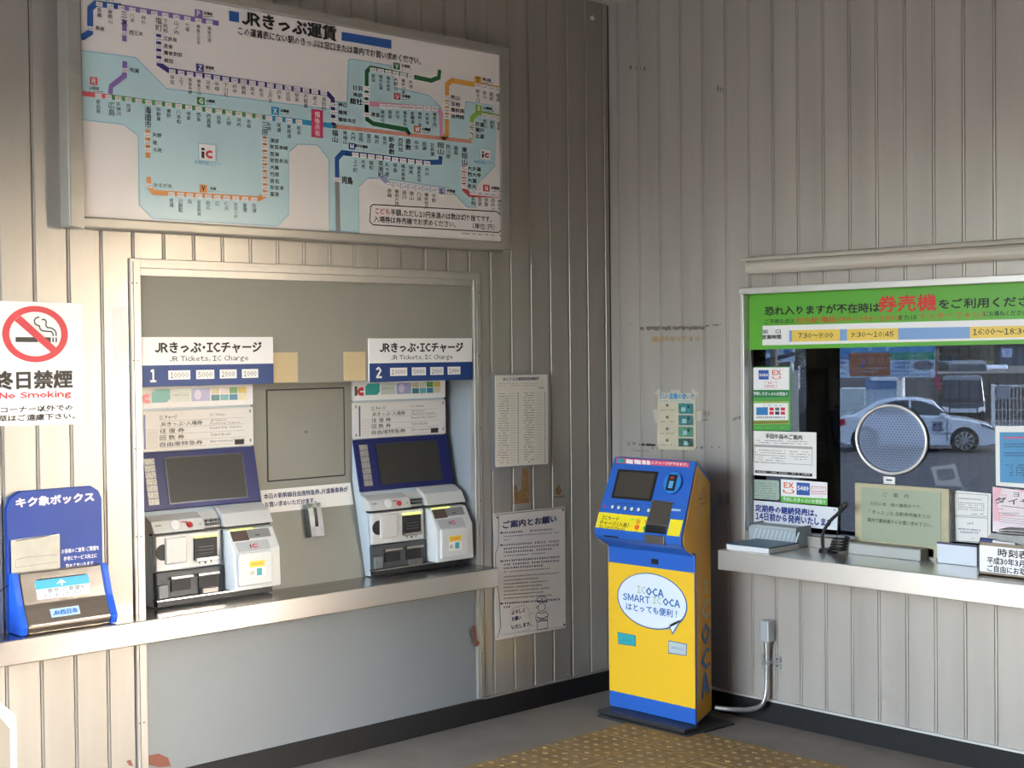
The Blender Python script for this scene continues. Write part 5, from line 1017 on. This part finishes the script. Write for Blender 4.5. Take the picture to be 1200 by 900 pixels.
r, s, u, v = board('roadside_billboard', 'pale billboard with blue lettering at the far left behind the window glass', 'billboard', 872, 404, 932, 424, T, SPL, .15)
s.text('ち焼い新', 906, 411.5, 46, 4.5, SBL, 3, .03); s.poly([(885, 421), (900, 419.5), (945, 409), (945, 412), (906, 424), (904, 431), (888, 431), (888, 424)], mat('street_dark_print', (.03, .04, .06), .6), 2); s.flush()  # flat dark shape drawn over the billboard
for x in (878, 928): post(r, x, 424, T+.2, .12, PW)
tag(MB().cyl((G(907.5, 500, 33).x, G(907.5, 500, 33).y, GZ), (0, 0, 1), .09, 6.2, 12, .075).build('utility_pole', mat('pole_brown', (.10, .09, .08), .7)), 'dark utility pole standing behind the green reservation sticker', 'pole')
r, s, u, v = board('blue_shop_sign', 'pale shop sign with a blue upper band behind the sedan roof', 'sign', 1014, 444, 1050, 476, 44, SPL, .1); s.rect(1014, 444, 1050, 456, mat('shop_band', (.13, .24, .46), .5), 1); s.bars(1017, 1046, 452, SPL, 2.5, 2, 3, .8, ch=5); s.bars(1016, 1048, 461, SBL, .8, 2, 4, .5, ch=9); s.flush(); post(r, 1020, 476, 44.1, .1, PW); post(r, 1045, 476, 44.1, .1, PW)
tag(MB().obox(G(1020, 443.0, 43.3), HR, Z1, HR.cross(Z1), 0, .75, -.08, 0, -.5, 0).build('awning', SW), 'thin white awning edge above the blue shop sign', 'awning')
tag(MB().obox(Vector((G(984, 457, 46).x, G(984, 457, 46).y, GZ)), HR, Z1, HR.cross(Z1), 0, (G(1014, 457, 46)-G(984, 457, 46)).dot(HR), 0, G(984, 456, 46).z-GZ, -2, 0).build('white_shed', mat('shed_white', (.42, .50, .52), .6)), 'low white shed wall behind the tail of the sedan', 'shed')
o = thing('shutter_building', (G(1075, 500, 52).x, G(1075, 500, 52).y, GZ), 'grey building with a pale shutter in a dark frame behind the sedan', 'building')
p = G(978, 439, 52); MB().obox((p.x, p.y, GZ), HR, Z1, HR.cross(Z1), 0, (G(1091, 439, 52)-p).dot(HR), 0, p.z+.2-GZ, -3, 0).build('wall', mat('shutter_wall', (.16, .15, .15), .7), o)
p = G(1060, 443, 52); q = G(1090.5, 443, 52); w_ = (q-p).dot(HR); MB().obox((p.x, p.y, GZ), HR, Z1, HR.cross(Z1), 0, w_, 0, p.z-GZ, 0, .06).build('door_frame', mat('shutter_frame', (.035, .03, .03), .6), o); f2 = MB()
for k in range(14): f2.obox((p.x, p.y, GZ+.1), HR, Z1, HR.cross(Z1), w_*.15, w_*.93, k*.17, k*.17+.155, .06, .09)
zz = f2.build('shutter_slats', mat('shutter_pale', (.36, .44, .58), .5), o); zz['kind'] = 'stuff'
# retaining wall with the upper parking level and the slope behind
TW = 58
p = G(1086, 438, TW); q = G(1330, 438, TW); w_ = (q-p).dot(HR); N_ = HR.cross(Z1)
rw = MB().obox((p.x, p.y, GZ), HR, Z1, N_, 0, w_, 0, p.z-GZ, -30, 0).build('retaining_wall', CONW); tag(rw, 'long grey retaining wall carrying the upper car park', 'wall')
hill = MB(); R = random.Random(5); nx, ny = 30, 10; P = G(700, 430, 95)
vs = []
for i in range(nx+1):
    for j in range(ny+1):
        vs.append(P+HR*(i*1.6)+Vector((0, 0, GZ-P.z+j*1.1+R.uniform(-.3, .3)))+HF*(j*1.2+R.uniform(-.8, .8)))
hill.add(vs, [(i*(ny+1)+j, (i+1)*(ny+1)+j, (i+1)*(ny+1)+j+1, i*(ny+1)+j+1) for i in range(nx) for j in range(ny)])
hl = hill.build('hillside', mat('hill_scrub', (.10, .095, .065), .9, noise=.6, nscale=(.9, .9, .9))); tag(hl, kind='structure')
def house(lab, x0, x1, y0, t, col, extra=None):
    p = G(x0, y0, t); q = G(x1, y0, t); r = thing('house', (p.x, p.y, GZ), lab, 'building'); w_ = (q-p).dot(HR)
    MB().obox((p.x, p.y, GZ), HR, Z1, N_, 0, w_, 0, p.z-GZ, -6, 0).build('wall', mat('house_'+str(x0), col, .7), r)
    MB().prism([(-.4, 0), (w_+.4, 0), (w_*.8, .9), (w_*.2, .9)], -6.4, .4, lambda a, b, c: Vector((p.x, p.y, p.z))+HR*a+Z1*b+N_*c).build('roof', mat('roof_tile', (.04, .04, .045), .6), r)
    for k in range(3): MB().obox((p.x, p.y, p.z-1.5), HR, Z1, N_, w_*(.12+.3*k), w_*(.12+.3*k)+w_*.16, 0, .9, 0, .05).build('window', mat('far_window', (.10, .14, .2), .2), r)
house('dark house on the slope right above the parked dark minivan', 1103, 1128, 409, 84, (.07, .07, .07)); house('brown house with pale front beyond the car park', 1130, 1146, 406, 99, (.16, .15, .15)); house('house with a pale blue wall patch at the far right behind the glass', 1172, 1215, 404, 80, (.09, .10, .13))
tag(MB().obox(G(1174, 419, 79), HR, Z1, N_, 0, (G(1186, 419, 79)-G(1174, 419, 79)).dot(HR), 0, G(1174, 408, 79).z-G(1174, 419, 79).z, -.3, 0).build('pale_sheet', mat('pale_sheet', (.34, .42, .62), .5)), 'pale blue sheet hanging on the far right house', 'sheet')
# white mesh fence
TF = 45
a = G(1161.5, 450, TF); b = G(1215, 450, TF); w_ = (b-a).dot(HR); fe = thing('mesh_fence', (a.x, a.y, GZ), 'white mesh fence panel standing right of the dark minivan', 'fence')
MB().obox((a.x, a.y, GZ), HR, Z1, N_, 0, .10, 0, a.z-GZ, -.05, .05).build('fence_post', PW, fe); MB().obox((a.x, a.y, a.z-.08), HR, Z1, N_, 0, w_, 0, .05, -.02, .02).build('rail', PW, fe); MB().obox((a.x, a.y, GZ+.32), HR, Z1, N_, 0, w_, 0, .05, -.02, .02).build('rail', PW, fe)
mb = MB()
for k in range(int(w_/.11)): mb.obox((a.x, a.y, GZ+.3), HR, Z1, N_, .1+k*.11, .118+k*.11, 0, a.z-GZ-.35, -.01, .01)
for k in range(4): mb.obox((a.x, a.y, GZ+.5+k*.35), HR, Z1, N_, 0, w_, 0, .018, -.01, .01)
zz = mb.build('mesh_wires', PW, fe); zz['kind'] = 'stuff'
MB().obox(G(1168, 467, TF-.1), HR, Z1, N_, 0, .38, 0, .40, 0, .02).build('small_plate', mat('fence_plate', (.26, .28, .32), .5), fe)
# pale wall end and lattice at the left of the mullion
lt = thing('lattice_screen', tuple(G(932, 505, 26)), 'dark lattice screen beside a pale wall end, left of the black window post', 'screen')
p = G(926, 435, 26); q = G(935.5, 435, 26); MB().obox((p.x, p.y, GZ), HR, Z1, N_, 0, (q-p).dot(HR), 0, p.z-GZ, -.2, 0).build('wall_end', mat('wall_end', (.46, .45, .38), .7, noise=.2, nscale=(3, 3, 3)), lt)
p = G(935.5, 429, 26); q = G(951, 429, 26); w_ = (q-p).dot(HR); MB().obox((p.x, p.y, GZ), HR, Z1, N_, 0, w_, 0, p.z-GZ, -.3, -.05).build('back_panel', mat('lattice_back', (.02, .022, .028), .6), lt); MB().obox((p.x, p.y, p.z-.42), HR, Z1, N_, 0, .03, 0, .42, -.04, 0).build('white_edge', PW, lt)
mb = MB(); z1 = G(940, 440, 26).z; z0_ = G(940, 483, 26).z
for k in range(12):
    for sg in (1, -1):
        U_ = (HR*sg+Z1).normalized(); O_ = Vector((p.x, p.y, z0_))+HR*(0 if sg == 1 else w_)+Z1*(k*.075-.02); mb.obox(O_, U_, U_.cross(N_), N_, 0, w_*1.3, 0, .008, -.04, -.03)
zz = mb.build('lattice', mat('lattice_pale', (.42, .44, .5), .5), lt); zz['kind'] = 'stuff'
tag(MB().obox(G(920, 434, 30), HR, Z1, N_, 0, .5, -1.6, 0, -.1, 0).build('blue_notice', mat('blue_notice', (.14, .2, .36), .5)), 'small blue-grey notice board far behind the reservation sticker', 'sign')
nb = G(1098, 416, 50); rbn = tag(MB().obox(nb-Z1*1.2, (HR*.95+Z1*-.0).normalized(), (Z1*.97-HR*.25).normalized(), N_, 0, .16, 0, 1.2, -.05, 0).build('red_banner', mat('banner_flag', (.5, .04, .10), .5)), 'narrow red and white banner flag right of the billboard', 'flag')
MB().cyl((nb.x, nb.y, GZ), (0, 0, 1), .014, nb.z-GZ+.05, 8).build('pole', TYRE if 0 else mat('flag_pole', (.08, .08, .08), .5), rbn)

# ---- cars
TYRE = mat('tyre', (.012, .012, .013), .7); RIM = mat('wheel_alloy', (.42, .43, .45), .3, .8); CGL = mat('car_glass', (.02, .03, .035), .06, 0, .6, coat=.5); CHRD = mat('trim_dark', (.02, .02, .02), .4)
def car(nm, lab, loc, yaw, L, Wd, body, cabin, paint, wheels, rr=.32, hood_z=None, side_glass=None, group=None):
    # local x forward, y left, z up; body and cabin are side profiles
    r = bpy.data.objects.new(nm, None); COL.objects.link(r); r.location = loc; r.rotation_euler = (0, 0, yaw); tag(r, lab, 'car', group); BASE[r] = Vector((0, 0, 0))
    nsec = [(-1, .0, .0), (-.97, .03, .01), (-.86, .0, .0), (.86, .0, .0), (.97, .03, .01), (1, 0, 0)]
    def shell(pr, m, name, sk, bev):
        mb = MB(); ys = [-Wd/2*sk, -Wd/2*(sk-.06), Wd/2*(sk-.06), Wd/2*sk]; n = len(pr); cx = sum(p for p, q in pr)/n; zc = min(q for p, q in pr); rings = []
        for k, y in enumerate(ys):
            sh = .975 if k in (0, 3) else 1
            rings.append([Vector((cx+(p-cx)*sh, y, zc+(q-zc)*(sh if q > zc+.3 else 1))) for p, q in pr])
        v = [p for g_ in rings for p in g_]; f = [tuple(range(n))[::-1], tuple(range(3*n, 4*n))]
        for k in range(3): f += [(k*n+i, k*n+(i+1) % n, (k+1)*n+(i+1) % n, (k+1)*n+i) for i in range(n)]
        mb.add(v, f); return mb.build(name, m, r, bevel=bev, seg=3)
    shell(body, paint, 'body', 1.0, .04)
    mb = MB(); n = len(cabin); zb = min(q for p, q in cabin); zt_ = max(q for p, q in cabin)
    def rg(y0, tum): return [Vector((p, y0*(1-tum*(q-zb)/(zt_-zb)), q)) for p, q in cabin]
    A_ = rg(-Wd/2*.95, .22); B_ = rg(Wd/2*.95, .22); mb.add(A_+B_, [tuple(range(n))[::-1], tuple(range(n, 2*n))]+[(i, (i+1) % n, n+(i+1) % n, n+i) for i in range(n)]); cb = mb.build('cabin', paint, r, bevel=.05, seg=3)
    for sd in (-1, 1):
        for gl in (side_glass or []):
            mb = MB(); pts = [Vector((p, sd*(Wd/2*.95*(1-.22*(q-zb)/(zt_-zb))+.008), q)) for p, q in gl]; m_ = len(pts)
            mb.add(pts+[p-Vector((0, sd*.03, 0)) for p in pts], [tuple(range(m_)), tuple(range(m_, 2*m_))[::-1]]+[(i, (i+1) % m_, m_+(i+1) % m_, m_+i) for i in range(m_)]); mb.build('side_window', CGL, r)
        for wx in wheels:
            c = Vector((wx, sd*(Wd/2-.17), rr)); ax = Vector((0, sd, 0))
            MB().cyl(c-ax*.05, ax, rr+.055, .224, 28).build('wheel_arch', CHRD, r)
            wh = MB().tube([c+ax*.125+Vector((math.cos(a*math.pi/14), 0, math.sin(a*math.pi/14)))*(rr-.055) for a in range(28)], .062, 10, closed=True).cyl(c+ax*.02, ax, rr-.06, .157, 28).build('wheel', TYRE, r)
            mb = MB(); mb.cyl(c+ax*.15, ax, .06, .045, 12)
            for k in range(10):
                a_ = k*math.pi/5; d = Vector((math.cos(a_), 0, math.sin(a_))); t_ = Vector((-math.sin(a_), 0, math.cos(a_)))
                mb.add([c+ax*.192+d*.04+t_*.018, c+ax*.192+d*.04-t_*.018, c+ax*.184+d*(rr-.085)-t_*.032, c+ax*.184+d*(rr-.085)+t_*.032], [(0, 1, 2, 3)])
            mb.tube([c+ax*.178+Vector((math.cos(a*math.pi/14), 0, math.sin(a*math.pi/14)))*(rr-.08) for a in range(28)], .012, 6, closed=True); mb.build('rim', RIM, wh)
    return r
def quadpart(r, nm, pts, m, th=.02, nrm=(1, 0, 0)):
    nrm = Vector(nrm).normalized(); pts = [Vector(p) for p in pts]; k = len(pts); mb = MB(); mb.add([p+nrm*.012 for p in pts]+[p-nrm*th for p in pts], [tuple(range(k)), tuple(range(k, 2*k))[::-1]]+[(i, (i+1) % k, k+(i+1) % k, k+i) for i in range(k)]); return mb.build(nm, m, r)
PWH = mat('paint_white_blue', (.60, .66, .74), .22, coat=.8); PBK = mat('paint_black', (.015, .017, .022), .2, coat=.8); PGR = mat('paint_grey', (.09, .10, .12), .25, coat=.6)
a = G(976, 529, 39); b = G(1168.5, 529, 39); mid = (a+b)/2; Lc = (b-a).dot(HR); yaw = math.atan2(HR.y, HR.x)
off = HF*.85
sb = [(-Lc/2+.03, .30), (-Lc/2, .55), (-Lc/2+.03, .88), (-Lc/2+.30, .99), (-Lc/2+.9, .985), (Lc/2-1.55, .97), (Lc/2-.75, .88), (Lc/2-.22, .74), (Lc/2-.03, .60), (Lc/2, .42), (Lc/2-.06, .22), (Lc/2-.3, .17), (-Lc/2+.3, .17)]
cabn = [(-Lc/2+.42, .95), (-Lc/2+1.12, 1.36), (-Lc/2+1.6, 1.455), (-Lc/2+2.15, 1.46), (-Lc/2+2.62, 1.38), (Lc/2-1.22, .93)]
k = -Lc/2
gls = [[(k+1.02, 1.0), (k+1.30, 1.30), (k+1.62, 1.385), (k+1.98, 1.395), (k+1.98, 1.0)], [(k+2.04, 1.0), (k+2.04, 1.395), (k+2.3, 1.37), (k+2.62, 1.27), (k+3.02, 1.0)]]
sed = car('sedan', 'white sedan with black-lettered door parked side-on beyond the ticket window', tuple(Vector((mid.x, mid.y, GZ))+off), yaw, Lc, 1.72, sb, cabn, PWH, (-Lc/2+.82, Lc/2-.86), .315, side_glass=gls)
quadpart(sed, 'rear_window', [(k+.50, -.62, 1.0), (k+.50, .62, 1.0), (k+1.13, .50, 1.35), (k+1.13, -.50, 1.35)], CGL, .01, (-.5, 0, .85)); quadpart(sed, 'windscreen', [(k+2.72, -.52, 1.345), (k+2.72, .52, 1.345), (Lc/2-1.26, .66, .96), (Lc/2-1.26, -.66, .96)], CGL, .01, (.5, 0, .85))
for sd in (-1, 1):
    y_s = sd*.865; quadpart(sed, 'tail_lamp', [(k+.0, y_s, .66), (k+.32, y_s, .74), (k+.28, y_s, .90), (k+.02, y_s, .86)], mat('tail_red', (.35, .02, .03), .25), .02, (0, sd, 0)); quadpart(sed, 'headlamp', [(Lc/2-.42, y_s, .72), (Lc/2-.08, y_s, .60), (Lc/2-.12, y_s, .66), (Lc/2-.45, y_s, .79)], mat('lamp_dark', (.06, .07, .08), .15), .02, (0, sd, 0))
    MB().box(Lc/2-1.50, Lc/2-1.34, sd*.82, sd*1.0, .93, 1.05).build('door_mirror', PWH, sed, bevel=.03)
    quadpart(sed, 'door_seam', [(Lc/2-1.31, y_s, .28), (Lc/2-1.295, y_s, .28), (Lc/2-1.295, y_s, .93), (Lc/2-1.31, y_s, .93)], CHRD, .0, (0, sd, 0)); quadpart(sed, 'door_seam', [(k+2.0, y_s, .28), (k+2.015, y_s, .28), (k+2.015, y_s, .95), (k+2.0, y_s, .95)], CHRD, .0, (0, sd, 0))
s = Sign(sed, (0, -.875, 0), X1, Z1, .012); s.utx('新東', k+2.60, k+2.86, .66, .80, NAVY, .03); s.urect(k+2.58, .63, k+2.88, .645, NAVY, 1); s.urect(k+2.58, .58, k+2.88, .61, NAVY, 1); s.urect(k+2.58, .81, k+2.88, .825, NAVY, 1); s.urect(k+2.56, .50, k+3.15, .52, GREYINK, 1); s.flush()
# the dark minivan facing the station
def van(nm, lab, px, py, t, W_, H_, paint, zb, yawo=0, L=3.4):
    c = G(px, py, t); ya_ = math.atan2(-HF.y, -HF.x)+yawo; r = bpy.data.objects.new(nm, None); COL.objects.link(r); r.location = (c.x, c.y, zb); r.rotation_euler = (0, 0, ya_); tag(r, lab, 'car'); BASE[r] = Vector((0, 0, 0))
    pr = [(-L, .25), (-L, H_-.15), (-L+.25, H_), (-.55, H_), (-.25, H_-.12), (-.05+.2, H_*.52), (.42, H_*.46), (.5, H_*.3), (.48, .25)]
    MB().prism(pr, -W_/2, W_/2, lambda p, q, y: Vector((p, y*(1-.10*max(0, q-.9)/(H_-.9)), q))).build('body', paint, r, bevel=.06, seg=3)
    quadpart(r, 'windscreen', [(.12, -W_*.44, H_*.56), (.12, W_*.44, H_*.56), (-.23, W_*.41, H_-.17), (-.23, -W_*.41, H_-.17)], CGL, .01, (.93, 0, .35))
    quadpart(r, 'grille', [(.5, -W_*.30, H_*.30), (.5, W_*.30, H_*.30), (.47, W_*.30, H_*.38), (.47, -W_*.30, H_*.38)], RIM, .01)
    for sd in (-1, 1):
        quadpart(r, 'headlamp', [(.49, sd*W_*.34, H_*.30), (.47, sd*W_*.48, H_*.32), (.44, sd*W_*.48, H_*.42), (.46, sd*W_*.34, H_*.40)], mat('lamp_clear', (.75, .78, .82), .15), .02)
        MB().box(-.15, .0, sd*W_*.5, sd*(W_*.5+.16), H_*.56, H_*.66).build('door_mirror', paint, r, bevel=.02)
        for wx in (.0, -L+.6): MB().cyl((wx, sd*(W_/2-.17), .29), (0, sd, 0), .29, .18, 22).build('wheel', TYRE, r)
        quadpart(r, 'side_window', [(-.3, sd*(W_/2-.02), H_*.58), (-.45, sd*(W_/2-.05), H_-.18), (-L+.4, sd*(W_/2-.05), H_-.18), (-L+.4, sd*(W_/2-.02), H_*.58)], CGL, .03, (0, sd, 0))
    quadpart(r, 'roof_edge', [(-.56, -W_*.40, H_), (-.56, W_*.40, H_), (-.50, W_*.40, H_-.02), (-.50, -W_*.40, H_-.02)], RIM, .01, (.3, 0, 1))
    return r
van('minivan', 'black boxy minivan facing the station behind the sedan bonnet', 1128.5, 500, 51, 1.46, 1.78, PBK, GZ)
van('minivan', 'dark grey minivan parked on the upper level above the retaining wall', 1136, 430, 63, 1.72, 1.5, PGR, G(1134, 423, 63).z-1.5, .2, 3.0)
van('small_car', 'small white car on the upper level right of the grey minivan', 1169, 432, 69, 1.05, 1.25, PWH, G(1169, 427.5, 69).z-1.25, 0, 2.2)
bpy.data.objects.remove(_fo); bpy.data.curves.remove(_fc); bpy.data.scenes.remove(TSC)
for o in list(bpy.data.objects):
    if o.get('label') and len(o['label'].split()) > 16: print('LONG LABEL', o.name)
